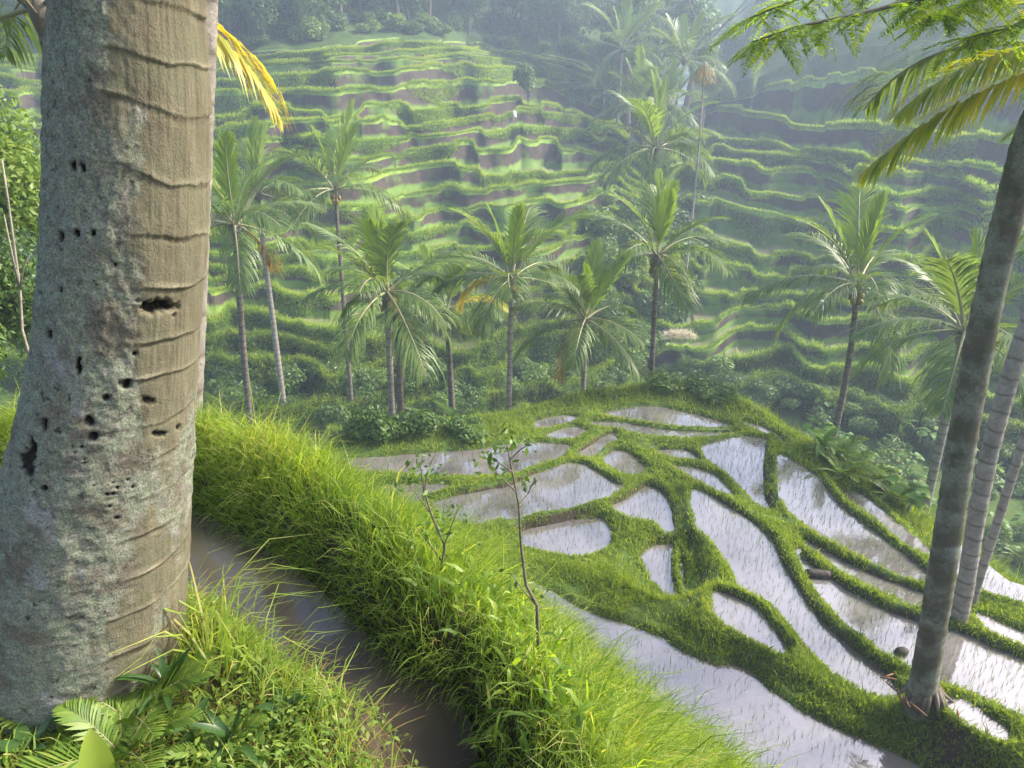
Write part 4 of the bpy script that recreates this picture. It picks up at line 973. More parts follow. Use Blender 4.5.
# ------------------------------------------------------------------ the thick foreground trunk
def hero():
    cw = [(-420,137,150),(-120,132,146),(0,128.5,145),(100,130.5,151),(240,128,154),(330,120,153),(400,110,163),(484,98,180),(549,90,189),(620,84,193),(690,77,196),(745,72,208)]
    Yh = 1.53; A = []; rr = []
    for py, c, w_ in cw:
        p = at(c, py, Yh); _, _, d = proj(p); A.append(p); rr.append(w_/2/FPX*d*.97)
    A = np.array(A)[::-1]; rr = np.array(rr)[::-1]
    z = A[:, 2]; zz = np.concatenate([np.linspace(z[0], .30, 700), np.linspace(.33, 4.6, 60)])
    zl = np.where(zz > z[-1], z[-1], zz)
    ax = np.interp(zl, z, A[:, 0])+np.maximum(zz-z[-1], 0)*.10; ay = np.interp(zl, z, A[:, 1])+np.maximum(zz-z[-1], 0)*.02
    k = np.ones(41)/41
    def sm(v): return np.convolve(np.pad(v, 20, 'edge'), k, 'valid')
    ax, r0 = sm(ax), sm(np.interp(zl, z, rr)*np.where(zz > z[-1], 1-.05*(zz-z[-1]), 1))
    nt_ = 330; th = np.arange(nt_)*2*PI/nt_
    TH_, ZZ = np.meshgrid(th, zz); c, s_ = np.cos(TH_), np.sin(TH_)
    r = r0[:, None]+0*TH_
    wx, wy = c*.19, s_*.19                         # position on a unit trunk for noise
    warp = .018*fbm(c*1.2, s_*1.2, ZZ*3, s=201)+(.034+.02*sstep(-.6, 0, ZZ))*c
    u = (ZZ+warp)/.108+.35*fbm(ZZ*5, s=202, o=2); u = u+.10*fbm(c*2.2, s_*2.2, ZZ*9, s=221, o=3); fr = u-np.floor(u)
    rid = np.floor(u)
    clean = sstep(-.05, .55, .85*c-.50*(1-sstep(-.9, -.1, ZZ))+.75*fbm(c*1.8, s_*1.8, ZZ*3.6, s=203)+.10*(vnoise(rid*1.7, s=5)))
    amp = .12+.88*clean
    rv = np.clip(.55+1.1*vnoise(rid*2.3, c*1.8, s_*1.8, s=222), 0, 1.2)
    ledge = (np.exp(-((fr-.03)/.07)**2)*.0040*rv+(1-fr)*.004-np.exp(-((fr-.93)/.05)**2)*.003*rv)
    r = r+ledge*amp*(.6+.5*vnoise(rid*3.3, c*2, s_*2, s=204))
    rough = fbm(wx*60, wy*60, ZZ*55, s=205, o=5); r = r+.0045*rough*(1-clean)+.0012*rough
    lump = fbm(wx*14, wy*14, ZZ*12, s=206, o=4); r = r+.007*lump*(1-.6*clean)
    fib = vnoise(TH_*46+2*fbm(c*3, s_*3, ZZ*4, s=208), ZZ*4.0, s=207); r = r+.0011*fib*clean
    # old wounds and beetle holes
    P = np.stack([ax[:, None]+r*c, ay[:, None]+r*s_, ZZ], -1); X_, Y_, D_ = proj(P)
    vis = (P[..., 0]-ax[:, None])*P[..., 0]+(P[..., 1]-ay[:, None])*P[..., 1] < 0
    hole = np.zeros_like(r); dent = np.zeros_like(r)
    H = [(158,307,23,8,.035),(72,166,4,7,.018),(82,168,3,5,.014),(60,236,3,8,.018),(75,234,4,5,.018),(92,233,3,4,.016),(77,367,4,10,.02),(126,385,7,6,.022),(106,398,4,4,.018),(43,426,4,8,.02),(31,448,5,11,.018),(89,421,6,5,.02),(94,437,7,6,.022),(43,490,5,4,.02),(179,427,3,3,.012),(135,354,3,3,.014),(49,335,3,5,.014),(27,462,9,16,.01),(160,434,9,4,.010),(148,400,10,5,.008),(60,290,2,4,.012),(115,265,2,3,.01)]
    g = np.random.default_rng(9)
    for cx, cy, n_, sp in ((118,492,9,13),(84,455,5,10)):
        for _ in range(n_): H.append((cx+g.normal(0, sp), cy+g.normal(0, sp*.8), g.uniform(1.2, 3.2), g.uniform(1, 2.4), .009))
    wqx = .9*fbm(wx*95, wy*95, ZZ*95, s=211, o=3); wqy = .9*fbm(wx*95, wy*95, ZZ*95, s=212, o=3)
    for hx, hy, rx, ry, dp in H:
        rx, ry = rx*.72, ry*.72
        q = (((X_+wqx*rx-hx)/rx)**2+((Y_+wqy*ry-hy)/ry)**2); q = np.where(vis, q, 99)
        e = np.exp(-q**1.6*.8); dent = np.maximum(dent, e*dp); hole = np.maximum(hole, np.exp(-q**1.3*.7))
    r = r-dent
    P = np.stack([ax[:, None]+r*c, ay[:, None]+r*s_, ZZ], -1)
    edge = np.exp(-((fr-.03)/.06)**2)*rv
    me = mesh('trunk', P, grid_faces(len(zz), nt_, True), M['hero_bark'], attrs={'hole': hole.ravel(), 'clean': clean.ravel(), 'edge': edge.ravel(), 'groove_shade': (np.exp(-((fr-.94)/.05)**2)*rv*(.25+.75*clean)).ravel()})
    base = np.array([ax[0], ay[0], -1.52])
    root = thing('coconut_palm', base, 'massive lichen covered palm trunk with ring scars and holes filling the left foreground', 'palm')
    obj('trunk', me, root, tuple(-base))
    top = np.array([ax[-1], ay[-1], 4.6])-base
    obj('crown_shaft', crown_boss(np.random.default_rng(3), .13).mesh('crown_shaft', [M['bark']]), root, tuple(top))
    for i, kk in enumerate(['spear', 'spear', 'up', 'up', 'up', 'mid', 'mid', 'mid', 'mid', 'out', 'out', 'out', 'out', 'out', 'low', 'low']):
        obj('frond', FM[kk, i % 2], root, tuple(top), (0, 0, i*2.4), 3.4)
hero()

# ------------------------------------------------------------------ bushes, trees, broad leaves
def crown_mesh(name, seed, n, leaf, m, lobes=9, flat=.8, spread=.62, droop=0.2):
    """unit-radius crown of n small leaves on several uneven lobes"""
    g = np.random.default_rng(seed)
    C = g.normal(0, 1, (lobes, 3)); C = unit(C)*spread*g.random((lobes, 1))**.5; C[:, 2] = C[:, 2]*flat
    rl = g.uniform(.28, .55, lobes); pr = rl**2/np.sum(rl**2)
    li = g.choice(lobes, n, p=pr); d = unit(g.normal(0, 1, (n, 3))); rad = rl[li]*(.45+.6*g.random(n)**.6)
    P = C[li]+d*rad[:, None]*np.array([1, 1, .85])
    P += .06*np.stack([fbm(P[:, 0]*4, P[:, 1]*4, P[:, 2]*4, s=seed+i) for i in range(3)], -1)
    Nn = unit(d*.8+np.array([0, 0, .5])+g.normal(0, .55, (n, 3)))
    T = unit(np.cross(Nn, g.normal(0, 1, (n, 3)))); T = unit(T+np.array([0, 0, -droop])); S = np.cross(Nn, T)
    l = (leaf*(.6+.8*g.random(n)))[:, None]
    V = np.stack([P-T*l, P-S*l*.45+T*l*.1, P+T*l, P+S*l*.45+T*l*.1], 1).reshape(-1, 3)
    lt = g.normal(0, .16, lobes)[li]
    return mesh(name, V, np.arange(n)[:, None]*4+np.arange(4), m, smooth=False, attrs={'tint': np.repeat(np.clip(.45+lt+.2*g.normal(0, 1, n), 0, 1), 4)})
def limbs_mesh(name, seed, h, r, spread, nl, m):
    """tapered trunk of height h with limbs reaching into the crown"""
    g = np.random.default_rng(seed); a = Acc()
    z = np.linspace(-.3, h, 8); V, F = tube(np.stack([.05*h*np.sin(z*2/h), .04*h*np.cos(z*3/h)-.04*h, z], -1), np.linspace(r*1.25, r*.5, 8), 7); a.add(V, F)
    for i in range(nl):
        A = i*2.4+g.normal(0, .3); z0 = h*g.uniform(.5, .95); p0 = np.array([.05*h*math.sin(z0*2/h), .04*h*math.cos(z0*3/h)-.04*h, z0]); d = np.array([math.cos(A), math.sin(A), g.uniform(.4, 1.1)])*spread*g.uniform(.6, 1)
        t = np.linspace(0, 1, 5)[:, None]; V, F = tube(p0+d*t+np.array([0, 0, .12*spread])*t*t, np.linspace(r*.45, r*.08, 5), 5); a.add(V, F)
    return a.mesh(name, [m])
BUSH = [crown_mesh('foliage', 500+i, 1700, .085, M['leaf'], 8, .7) for i in range(4)]
BUSHL = [crown_mesh('foliage', 520+i, 1700, .085, M['leaf_light'], 8, .7) for i in range(3)]
BSTEM = limbs_mesh('stem', 540, .5, .05, .5, 6, M['bark'])
CROWN = [crown_mesh('crown', 550+i, 3600, .055, M['leaf'], 14, .9, .66) for i in range(4)]
CTRUNK = [limbs_mesh('trunk', 560+i, 1.0, .034, .55, 7, M['bark']) for i in range(2)]
def bush(p, rad, light, label, group, seed, flat=1.0):
    t = thing('bush', p, label, 'bush', group, rotz=seed*1.7)
    obj('foliage', (BUSHL if light else BUSH)[seed % (3 if light else 4)], t, (0, 0, rad*.55*flat), (0, 0, 0), (rad, rad, rad*flat)); obj('stem', BSTEM, t, (0, 0, 0), None, rad)
def tree(p, h, rad, label, group, seed):
    t = thing('broadleaf_tree', p, label, 'tree', group, rotz=seed*2.1)
    obj('crown', CROWN[seed % 4], t, (0, 0, h-rad*.75), None, (rad, rad, rad*(1.0+.25*(seed % 3)))); obj('trunk', CTRUNK[seed % 2], t, (0, 0, 0), None, h-rad*.75)
# forest on the wooded slopes
def on_slope(top, px_, d, sl=.30):
    x_, _, _ = proj(top); j = int(np.argmin(np.abs(x_-px_))); p = top[j]; U = p[:2]/np.linalg.norm(p[:2])
    return np.array([*(p[:2]+U*d), p[2]+sl*d-.1])
g = np.random.default_rng(77)
k = 0
for d in (4, 7, 11, 16, 23):
    for px_ in np.arange(-60, 640, 27):
        q = on_slope(LL[-1], px_+g.normal(0, 14), d+g.uniform(-2, 2)); h = g.uniform(6, 11) if d > 6 else g.uniform(4, 7.5)
        if 340 < px_ < 480 and d < 5: continue
        tree(q, h, h*.42, 'dark broadleaf tree in the hazy forest above the left terraces', 'forest trees above the left terraces', k); k += 1
for i in range(170):
    px_ = g.uniform(-60, 640); q = on_slope(LL[-1], px_, g.uniform(1.5, 16))
    if 370 < px_ < 500 and i % 3 == 0: continue
    bush(q, g.uniform(1.0, 2.2), i % 5 == 0, 'hazy bush at the forest edge above the left terraces', 'forest edge bushes', i, g.uniform(.6, 1.1))
for d in (8, 15, 24):
    for px_ in np.arange(735, 1080, 46):
        q = on_slope(RL[-1], px_+g.normal(0, 14), d+g.uniform(-2, 2)); h = g.uniform(3.5, 6.5)
        tree(q, h, h*.46, 'hazy broadleaf tree above the ridge of the right terraces', 'forest trees above the right terraces', k); k += 1
for i in range(26):
    px_ = g.uniform(480, 780); Y = g.uniform(112, 165); a_, _ = ray(px_, 30); q = np.array([a_*Y, Y, float(zback(a_*Y, Y))-.2]); q = q*FAR; h = g.uniform(9, 15)
    tree(q, h, h*.45, 'faint broadleaf tree lost in the haze at the valley end', 'trees at the valley end', k); k += 1
for i, (px_, Y, h) in enumerate([(624, 88, 15), (650, 100, 19), (676, 92, 16), (640, 74, 9), (694, 78, 8)]):
    a_, _ = ray(px_, 200); tree(np.array([a_*Y, Y, fz(a_*Y, Y)-.3]), h, h*.27, 'tall soft hazy tree in the clump up the middle of the valley', 'hazy tree clump in the valley', k); k += 1
# thickets, placed on the ground seen at these spots
def thicket(n, x0, x1, f_lo, f_hi, r0, r1, p_light, label, group, fl=(.7, 1.2), xs=None):
    for i in range(n):
        px_ = g.uniform(x0, x1); py_ = g.uniform(f_lo(px_), f_hi(px_)); q = hit(px_, py_); q[2] -= .15
        bush(q, g.uniform(r0, r1)*(.55+q[1]/45), g.random() < p_light, label, group, i, g.uniform(*fl))
thicket(56, 205, 480, lambda x: 372, lambda x: 440, .5, .9, .12, 'dark leafy bush in the thicket below the left terraces', 'thicket below the left terraces')
thicket(26, 470, 720, lambda x: 372, lambda x: 398, .5, .9, .35, 'rounded bush in the hollow behind the paddy rim', 'bushes behind the paddy rim', (.6, 1.0))
thicket(40, 590, 700, lambda x: 205, lambda x: 370, .7, 1.3, .45, 'pale green bush in the fold between the two hillsides', 'bushes between the hillsides')
thicket(95, 700, 1060, lambda x: max(385, 385+(x-850)*.25), lambda x: 402+(max(x, 735)-735)*.62, .45, .8, .3, 'low leafy bush in the gully right of the paddies', 'bushes in the right gully', (.55, .95))
bush(at(525, 88, 70), 1.6, False, 'small lone bushy tree on the upper terraces of the left hill', None, 2, 1.3)
# broad-leaved clumps
def leaf_sheet(L, W, e0, bend, n=9, cup=.18, notch=0.0):
    s = np.linspace(0, 1, n); el = e0-bend*s; x = np.concatenate([[0], np.cumsum(np.cos(el[:-1]))])*L/(n-1); z = np.concatenate([[0], np.cumsum(np.sin(el[:-1]))])*L/(n-1)
    w = W*np.sin(PI*np.clip(s*.96+.03, 0, 1)**(.75+notch))**.8*.5; w[0] = W*.03
    w = np.maximum(w, .004*L); 
    nx, nz = -np.sin(el), np.cos(el)
    V = np.stack([np.stack([x+nx*w*cup*2, -w, z+nz*w*cup*2], -1), np.stack([x, 0*w, z], -1), np.stack([x+nx*w*cup*2, w, z+nz*w*cup*2], -1)], 1).reshape(-1, 3)
    return V, grid_faces(n, 3)
def leaf_obj(L, W, e0, bend, stalk, m, tint):
    a = Acc(); V, F = leaf_sheet(L, W, e0, bend); off = np.array([0, 0, 0.])
    if stalk:
        t = np.linspace(0, 1, 6)[:, None]; P = t*np.array([[stalk*.45, 0, stalk*.9]])+np.array([[.12*stalk, 0, 0]])*np.sin(t*PI/2)*0
        v, f = tube(P, np.linspace(.012, .006, 6)*max(L, .3)*1.6, 5); a.add(v, f, 1, .5); off = P[-1]
    a.add(V+off, F, 0, tint); return a.mesh('leaf', [m, M['rachis']])
BAN = [leaf_obj(1.0, .30, e, b, 0, M['leaf_broad'], t) for e, b, t in ((1.3, .9, .8), (1.0, 1.3, .5), (.7, 1.5, .6), (.35, 1.4, .3))]
EAR = [leaf_obj(.5, .42, e, b, .7, M['leaf_broad'], t) for e, b, t in ((.1, .8, .3), (-.2, .7, .6), (.3, 1.0, .8))]
def clump(kind, p, s_, n, label, group, seed, meshes, stem_h=0.0):
    gg = np.random.default_rng(seed); t = thing(kind, p, label, 'plant', group)
    if stem_h:
        z = np.linspace(-.15, stem_h, 6); V, F = tube(np.stack([0*z, 0*z, z], -1), np.linspace(.10, .05, 6)*s_, 8); a = Acc(); a.add(V, F, 0, .3); obj('stem', a.mesh('stem', [M['rachis']]), t)
    for i in range(n):
        A = i*2.4+gg.normal(0, .25); obj('leaf', meshes[i % len(meshes)], t, (0, 0, stem_h*gg.uniform(.8, 1)), (gg.normal(0, .15), 0, A), s_*gg.uniform(.75, 1.15))
for i, (bx, Y, s_, lab) in enumerate([(440, 18.3, 1.25, 'banana plant with pale arching leaves, left one of the clump behind the paddies'), (462, 18.6, 1.35, 'tallest banana plant in the clump behind the paddies'), (480, 18.9, .95, 'small banana plant at the right end of the clump behind the paddies'),
      (598, 22.5, 1.0, 'young banana plant in the hollow under the middle palms'), (632, 23, .9, 'young banana plant at the foot of the mirrored dark palm')]):
    clump('banana_plant', gbase(bx, Y), s_, 8, lab, None, 600+i, BAN, .5*s_)
n_e = 0
for i in range(30):
    px_ = g.uniform(800, 1060); q = hit(px_, g.uniform(405+max(0, px_-850)*.3, 415+(px_-735)*.62)); q[2] += .1
    clump('broadleaf_plant', q, g.uniform(.45, .8), 9, 'broad leaved plant growing on the slope right of the paddies', 'broad leaved plants on the right slope', 620+i, EAR if i % 3 else BAN, .15)
# ferns (right slope and the foreground)
FERN = [frond_mesh('frond', e, b, 26, [M['leaf_light'], M['rachis']], 640+i, .05, .24, .1, .05, hang=.12, r0=.02, start=.12) for i, (e, b) in enumerate([(1.0, 1.0), (.7, 1.1), (.4, .9)])]
def fern(p, s_, n, label, group, seed, amin=0., amax=2*PI, m=FERN):
    gg = np.random.default_rng(seed); t = thing('fern', p, label, 'fern', group)
    for i in range(n): obj('frond', m[i % 3], t, (0, 0, .01), (0, 0, amin+(amax-amin)*(i+.5*gg.random())/n), s_*gg.uniform(.8, 1.15))
for i in range(14):
    px_ = g.uniform(820, 1050); q = hit(px_, 420+(px_-735)*.6-g.uniform(0, 30)); q[2] += .1
    fern(q, g.uniform(.35, .7), 9, 'green fern on the slope right of the paddies', 'ferns on the right slope', 660+i)

# leafy trees beyond the berm at the left edge
NEARC = [crown_mesh('crown', 700, 9000, .042, M['leaf_light'], 22, 1.1, .7, .3), crown_mesh('crown', 701, 8000, .042, M['leaf'], 20, 1.0, .7, .3)]
def near_tree(px_, py_, Y, rx, rz, mi, label):
    c = at(px_, py_, Y); b = np.array([c[0], c[1], gz(c[0], c[1])-.2]); t = thing('broadleaf_tree', b, label, 'tree')
    obj('crown', NEARC[mi], t, tuple(c-b), (0, 0, Y), (rx, rx, rz)); h = (c[2]-b[2])*.8; obj('trunk', limbs_mesh('trunk', int(Y*10), h, .05, .6*rx, 9, M['bark']), t)
near_tree(-2, 185, 10.5, 1.15, 1.25, 0, 'light green bushy tree at the left edge, behind the thick trunk')
near_tree(12, 300, 9.5, .85, 1.1, 1, 'darker leafy tree below the light green one at the left edge')
near_tree(-60, 320, 8.5, 1.0, 1.3, 1, 'dark shrubby tree cut off by the left edge of the view')
a = Acc(); P0 = [(22, 330), (20, 290), (14, 245), (8, 200), (2, 160)]; pts = np.array([at(x, y, 8.9) for x, y in P0]); b0 = np.array([pts[0][0], pts[0][1], gz(pts[0][0], pts[0][1])-.2])
V, F = tube(np.concatenate([[b0], pts])-b0, np.linspace(.022, .010, 6), 6); a.add(V, F)
for x, y in ((4, 215), (30, 255)):
    e = at(x, y, 8.8); s0 = pts[1]; V, F = tube(np.array([s0, (s0+e)/2+[0, 0, .08], e])-b0, [.016, .012, .006], 5); a.add(V, F)
tr = thing('bare_sapling', b0, 'bare pale branching stem in front of the left edge trees', 'dead tree'); obj('stem', a.mesh('stem', [M['deadwood']]), tr)

# ------------------------------------------------------------------ saplings on the berm
def sapling(label, Y, stem, branches, leafpts, seed):
    gg = np.random.default_rng(seed); a = Acc(); P = np.array([at(x, y, Y) for x, y in stem]); b0 = P[0].copy()
    V, F = tube(P-b0, np.linspace(.0065, .002, len(P)), 7); a.add(V, F)
    for br in branches:
        Q = np.array([at(x, y, Y+gg.normal(0, .03)) for x, y in br]); V, F = tube(Q-b0, np.linspace(.0028, .0012, len(Q)), 5); a.add(V, F)
    t = thing('sapling', b0, label, 'sapling'); obj('stem', a.mesh('stem', [M['bark']]), t)
    C = []
    for x, y, n_, sp in leafpts: C.append(np.array([at(x+gg.normal(0, sp), y+gg.normal(0, sp*.8), Y+gg.normal(0, .06)) for _ in range(n_)]))
    P = np.concatenate(C)-b0; n = len(P); Nn = unit(gg.normal(0, .6, (n, 3))+[0, 0, .8]); T = unit(np.cross(Nn, gg.normal(0, 1, (n, 3)))); T = unit(T+[0, 0, -.35]); S = np.cross(Nn, T); l = gg.uniform(.007, .015, n)[:, None]
    V = np.stack([P-T*l, P-S*l*.5, P+T*l*1.1, P+S*l*.5], 1).reshape(-1, 3)
    obj('foliage', mesh('foliage', V, np.arange(n)[:, None]*4+np.arange(4), M['leaf'], smooth=False, attrs={'tint': np.repeat(gg.random(n), 4)}), t)
sapling('thin forked sapling on the berm, the left of two', 1.98, [(436, 640), (438, 590), (445, 546), (432, 516), (424, 490), (420, 462)], [[(430, 512), (412, 488), (404, 470)], [(424, 492), (428, 470), (436, 452)], [(443, 548), (452, 525), (460, 505)], [(441, 560), (428, 542), (418, 530)]], [(418, 466, 44, 13), (436, 534, 60, 15), (450, 515, 22, 10), (405, 478, 20, 8), (430, 470, 20, 9)], 1)
sapling('taller slender sapling on the berm with sparse leaves, the right of two', 1.66, [(540, 710), (539, 663), (537, 605), (526, 585), (521, 545), (519, 506), (512, 470), (507, 446)], [[(536, 605), (523, 590), (512, 575)], [(519, 506), (528, 494), (534, 480)], [(512, 472), (498, 462), (486, 452)], [(510, 460), (520, 450), (529, 444)], [(516, 492), (502, 478), (492, 470)]], [(492, 450, 26, 11), (520, 446, 22, 9), (505, 440, 16, 9), (486, 462, 12, 6), (531, 482, 8, 5), (500, 476, 10, 6), (513, 574, 8, 6), (542, 590, 10, 8)], 2)

# ------------------------------------------------------------------ foreground plants on the near bank
def bank_at(px_, py_):
    p = at_z(px_, py_, -1.47); z = float(bank_height(np.array([p[0]]), np.array([p[1]]))[0][0]); return np.array([p[0], p[1], z])
FERN2 = [frond_mesh('frond', e, b, 24, [M['leaf_light'], M['rachis']], 800+i, .045, .23, .1, .04, hang=.1, r0=.02, start=.1) for i, (e, b) in enumerate([(.9, .9), (.6, .9), (.35, .7)])]
fern(bank_at(128, 712), .24, 7, 'fern with fine fronds at the foot of the thick trunk, nearest the trunk', None, 1, 0, 2*PI, FERN2)
fern(bank_at(120, 748), .26, 7, 'larger fern spreading at the bottom left in front of the thick trunk', None, 2, 0, 2*PI, FERN2)
fern(bank_at(40, 720), .2, 6, 'fern in the dark corner below the thick trunk', None, 3, 0, 2*PI, FERN2)
fern(bank_at(215, 745), .15, 6, 'small fern among the weeds beside the dark strap leaves', None, 4, 0, 2*PI, FERN2)
STR = [leaf_obj(1.0, .17, e, b, 0, M['leaf_dark'], t) for e, b, t in ((1.35, .5, .3), (1.1, .9, .5), (.8, 1.1, .7))]
LAN = [leaf_obj(1.0, .36, e, b, .3, M['leaf_dark'], t) for e, b, t in ((.9, .8, .6), (.5, .9, .9), (.2, .7, .4))]
clump('strap_leaf_plant', bank_at(168, 690), .14, 9, 'dark strap leaved plant at the right foot of the thick trunk', None, 901, STR, .03)
clump('strap_leaf_plant', bank_at(232, 735), .14, 6, 'dark lance leaved plant in the middle of the weedy bank', None, 902, STR, .02)
clump('broadleaf_plant', bank_at(285, 712), .065, 5, 'small broad dark leaves at the edge of the channel bank', None, 903, LAN, .02)
clump('broadleaf_plant', bank_at(190, 728), .07, 5, 'low broad leaved plant between fern and dark lance leaves', None, 904, LAN, .02)
clump('broadleaf_plant', bank_at(30, 752), .09, 6, 'dark broad leaved plant in the bottom left corner', None, 905, LAN, .02)
clump('leafy_weed', bank_at(405, 752), .085, 11, 'pale rosette of narrow leaves at the channel edge, bottom centre', None, 906, [leaf_obj(1.0, .2, e, b, 0, M['leaf_broad'], .9) for e, b in ((1.1, .9), (.7, .9), (.4, .7))], .03)
p = bank_at(105, 800); p[2] += .02; t = thing('single_leaf', p, 'one large bright yellow green leaf standing up at the bottom left edge', 'leaf'); obj('leaf_blade', leaf_obj(.14, .07, 1.45, .25, .05, M['bank_grass'], .8), t, None, (0, 0, 2.0))
# tall arching grass tufts leaning over the channel
def tuft(px_, py_, n, L, label, seed, wdt=.006):
    p = bank_at(px_, py_); a = Acc(); st = R; D = lean_dirs(n, .42); D[:, 0] += .12; D[:, 1] += .1; D = unit(D)
    Lh = L*(.5+.7*R.random(n)); V, F = blades(R.normal(0, .025, (n, 3))*[1, 1, 0], D, Lh, wdt, 1.1, 3); a.add(V, F, 0, np.repeat(np.clip(.65+.2*R.normal(0, 1, n), 0, 1), 7))
    o = obj('grass_tuft', a.mesh('grass_tuft', [M['bank_grass']], False), loc=tuple(p)); tag(o, label, 'grass tuft')
tuft(205, 655, 30, .46, 'tall arching grass tuft leaning over the channel, right beside the thick trunk', 1)
tuft(232, 668, 26, .36, 'grass tuft on the channel edge, second from the thick trunk', 2)
tuft(268, 690, 24, .30, 'thin grass tuft on the channel edge in front of the sky reflection', 3, .004)
tuft(150, 690, 14, .14, 'short grass tuft against the right foot of the thick trunk', 4, .004)
tuft(365, 745, 14, .11, 'short upright grass tuft at the lower end of the channel', 5, .004)
for i, (x_, y_, L_) in enumerate([(190, 632, .3), (246, 662, .26), (292, 700, .2), (322, 712, .22), (345, 728, .16), (392, 752, .18), (172, 640, .24)]):
    tuft(x_, y_, 22, L_, 'grass tuft leaning over the near edge of the channel', 20+i, .004); COL.objects[-1]['group'] = 'grass tufts along the channel edge'
tuft(12, 700, 14, .14, 'pale grass tuft at the left foot of the thick trunk', 6, .004)

# ------------------------------------------------------------------ feathery branch hanging in from the top right
def feather_tree():
    b = np.array([6.2, 3.6, gz(6.2, 5.0)-.5]); b = np.array([5.6, 3.4, -7.2])
    t = thing('feathery_tree', b, 'tree reaching a feathery leaved branch into the top right corner', 'tree')
    Y = 4.4; a = Acc()
    tr_ = np.array([b, b+[.1, .1, 4], b+[-.1, .3, 7.4], b+[-.4, .6, 9.6]]); V, F = tube(tr_-b, [.16, .13, .10, .06], 10); a.add(V, F); obj('trunk', a.mesh('trunk', [M['bark']]), t)
    brs = [[(1180, -120), (1080, -40), (1000, -12), (930, -4), (860, 14), (800, 26), (752, 42)], [(1080, -40), (1050, 10), (1010, 28), (968, 38)], [(930, -4), (890, -20), (840, -14), (790, 2), (750, 18)], [(1000, -12), (960, 8), (930, 18)]]
    gg = np.random.default_rng(4); bm = Acc(); pts = []
    for j, br in enumerate(brs):
        Q = np.array([at(x, y, Y+.12*j) for x, y in br]); 
        if j == 0: Q = np.concatenate([[tr_[2]+[0, 0, .6]], Q])
        V, F = tube(Q-b, np.linspace(.03 if j == 0 else .012, .004, len(Q)), 6); bm.add(V, F)
        tt = np.linspace(.25 if j == 0 else .05, 1, 34 if j == 0 else 20)*(len(Q)-1)
        pts += [(np.array([np.interp(u_, np.arange(len(Q)), Q[:, i]) for i in range(3)]), j) for u_ in tt]
    obj('branch', bm.mesh('branch', [M['bark']]), t)
    ac = Acc()
    for p, j in pts:
        for _ in range(3):
            A = gg.uniform(0, 2*PI); n = 16; L = gg.uniform(.16, .30)
            d = unit(np.array([math.cos(A)-.35, math.sin(A)*.8, gg.uniform(-.55, .15)])); s = np.linspace(.06, 1, n); B = p-b+d*L*s[:, None]+np.array([0, 0, -.07])*(s**2)[:, None]
            V, F = tube(np.concatenate([[p-b], B[[5, 10, 15]]]), [.002, .0018, .0014, .001], 3); ac.add(V, F, 0, .3)
            side = unit(np.cross(d, [0, 0, 1.])+gg.normal(0, .25, 3))
            for sg in (1, -1):
                l = (.055*np.sin(PI*np.clip(s*.9+.08, 0, 1))**.6*gg.uniform(.8, 1.2))[:, None]; D = unit(side*sg+d*.55+np.array([0, 0, -.3])+gg.normal(0, .1, (n, 3))); W = unit(d+gg.normal(0, .15, (n, 3)))*.0075
                M_ = B+D*l*.5; E = B+D*l
                V = np.stack([B, M_-W, E, M_+W], 1).reshape(-1, 3); ac.add(V, np.arange(n)[:, None]*4+np.arange(4), 0, np.repeat(np.clip(.5+.25*gg.normal(0, 1)+.1*gg.normal(0, 1, n), 0, 1), 4))
    obj('foliage', ac.mesh('foliage', [M['leaf_branch']], False), t)
feather_tree()
# feathery shrub in front of the mossy trunk
# ------------------------------------------------------------------ small things lying about
def flag(px_, py_, Y, label):
    p = at(px_, py_, Y); t = thing('rag_on_stick', p, label, 'rag'); a = Acc(); V, F = tube(np.array([[0, 0, -.4], [0, 0, .5], [.02, 0, .9]]), .02, 5); a.add(V, F); obj('stick', a.mesh('stick', [M['deadwood']]), t)
    xs = np.linspace(0, .34, 5); zs = np.linspace(.88, .42, 5); X, Z = np.meshgrid(xs, zs); V = np.stack([X*(.6+.4*Z), .06*np.sin(X*14+Z*5), Z-.25*X], -1)
    me = mesh('cloth', V, grid_faces(5, 5), M['white_cloth']); o = obj('cloth', me, t); md = o.modifiers.new('thickness', 'SOLIDIFY'); md.thickness = .006
M['white_cloth'] = simple('white_cloth', (.75, .75, .74), .8, .2)
flag(817, 318, 30, 'small white rag on a stick on a lower terrace of the right hill'); flag(513, 122, 60, 'small white rag on the bright upper terrace of the left hill')
a = Acc()
p = at(679, 336, 31); g2 = np.random.default_rng(12); n = 900; q = unit(g2.normal(0, 1, (n, 3))); q[:, 2] = abs(q[:, 2])*.3; P = q*np.array([.85, .5, .8])*g2.random((n, 1))**.3
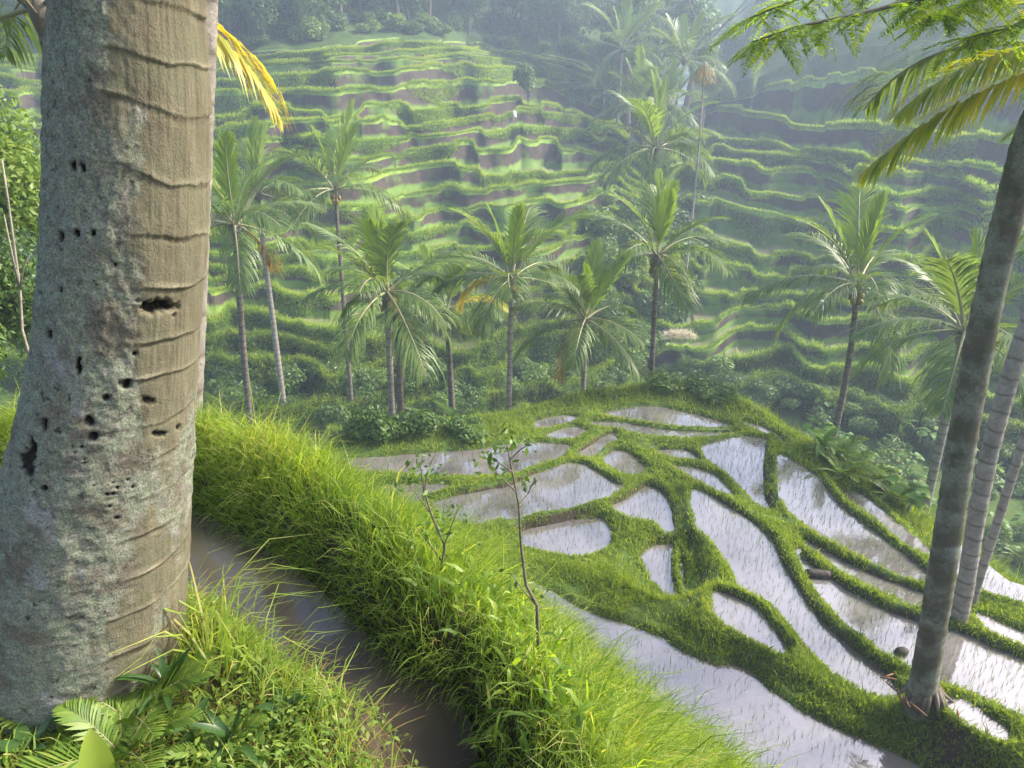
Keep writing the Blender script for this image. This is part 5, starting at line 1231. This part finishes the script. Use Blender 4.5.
V, F = blades(P, unit(g2.normal(0, 1, (n, 3))*[1, 1, .5]), .35, .03, .5, 1); a.add(V, F, 0, np.repeat(.6+.4*g2.random(n), 3))
o = obj('straw_heap', a.mesh('straw_heap', [M['straw']], False), loc=tuple(p)); tag(o, 'pale heap of cut straw on a lower terrace in the middle', 'straw heap')
for i, (p0, p1) in enumerate([((586, 396), (598, 411)), ((590, 392), (604, 409)), ((602, 392), (612, 406))]):
    A_, B_ = at(*p1, 18.6), at(*p0, 20.2); a = Acc(); V, F = tube((np.linspace(0, 1, 6)[:, None]*(B_-A_)), .035, 7); a.add(V, F)
    o = obj('bamboo_pole', a.mesh('bamboo_pole', [M['straw2']]), loc=tuple(A_)); tag(o, 'dry bamboo pole leaning on the rim behind the rear paddies', 'bamboo pole', 'bamboo poles on the rear rim')
p = at_p(1040, 800, .4); z_ = np.linspace(-.4, .62, 9); a = Acc(); V, F = tube(np.stack([.03*z_, 0*z_, z_], -1), .15*np.array([1.25, 1.15, 1.08, 1.03, 1, 1, .98, .9, .5]), 14); a.add(V, F)
o = obj('tree_stump', a.mesh('tree_stump', [M['palm_bark_pale']]), loc=tuple(p)); tag(o, 'pale weathered stump cut off by the bottom right corner', 'stump')
zw = PP[21][0]; A_, B_ = at_z(806, 573, zw+.05), at_z(830, 575, zw+.05); a = Acc(); V, F = tube(np.linspace(0, 1, 7)[:, None]*(B_-A_), [.07, .085, .08, .09, .08, .085, .07], 7); a.add(V, F)
o = obj('log', a.mesh('log', [M['wetwood']]), loc=tuple(A_)); tag(o, 'short dark log bridging a narrow flooded paddy on the right', 'log')
p = at_z(901, 653, zw); th = np.linspace(0, PI, 8); a = Acc(); V, F = tube(np.stack([.10*np.cos(th), 0*th, .012*np.sin(th*2)], -1), np.maximum(.075*np.sin(th), .004), 10); a.add(V, F)
o = obj('coconut', a.mesh('coconut', [M['wetwood']]), loc=tuple(p+[0, 0, .02])); tag(o, 'dark coconut floating in the paddy beside the mossy trunk', 'coconut')
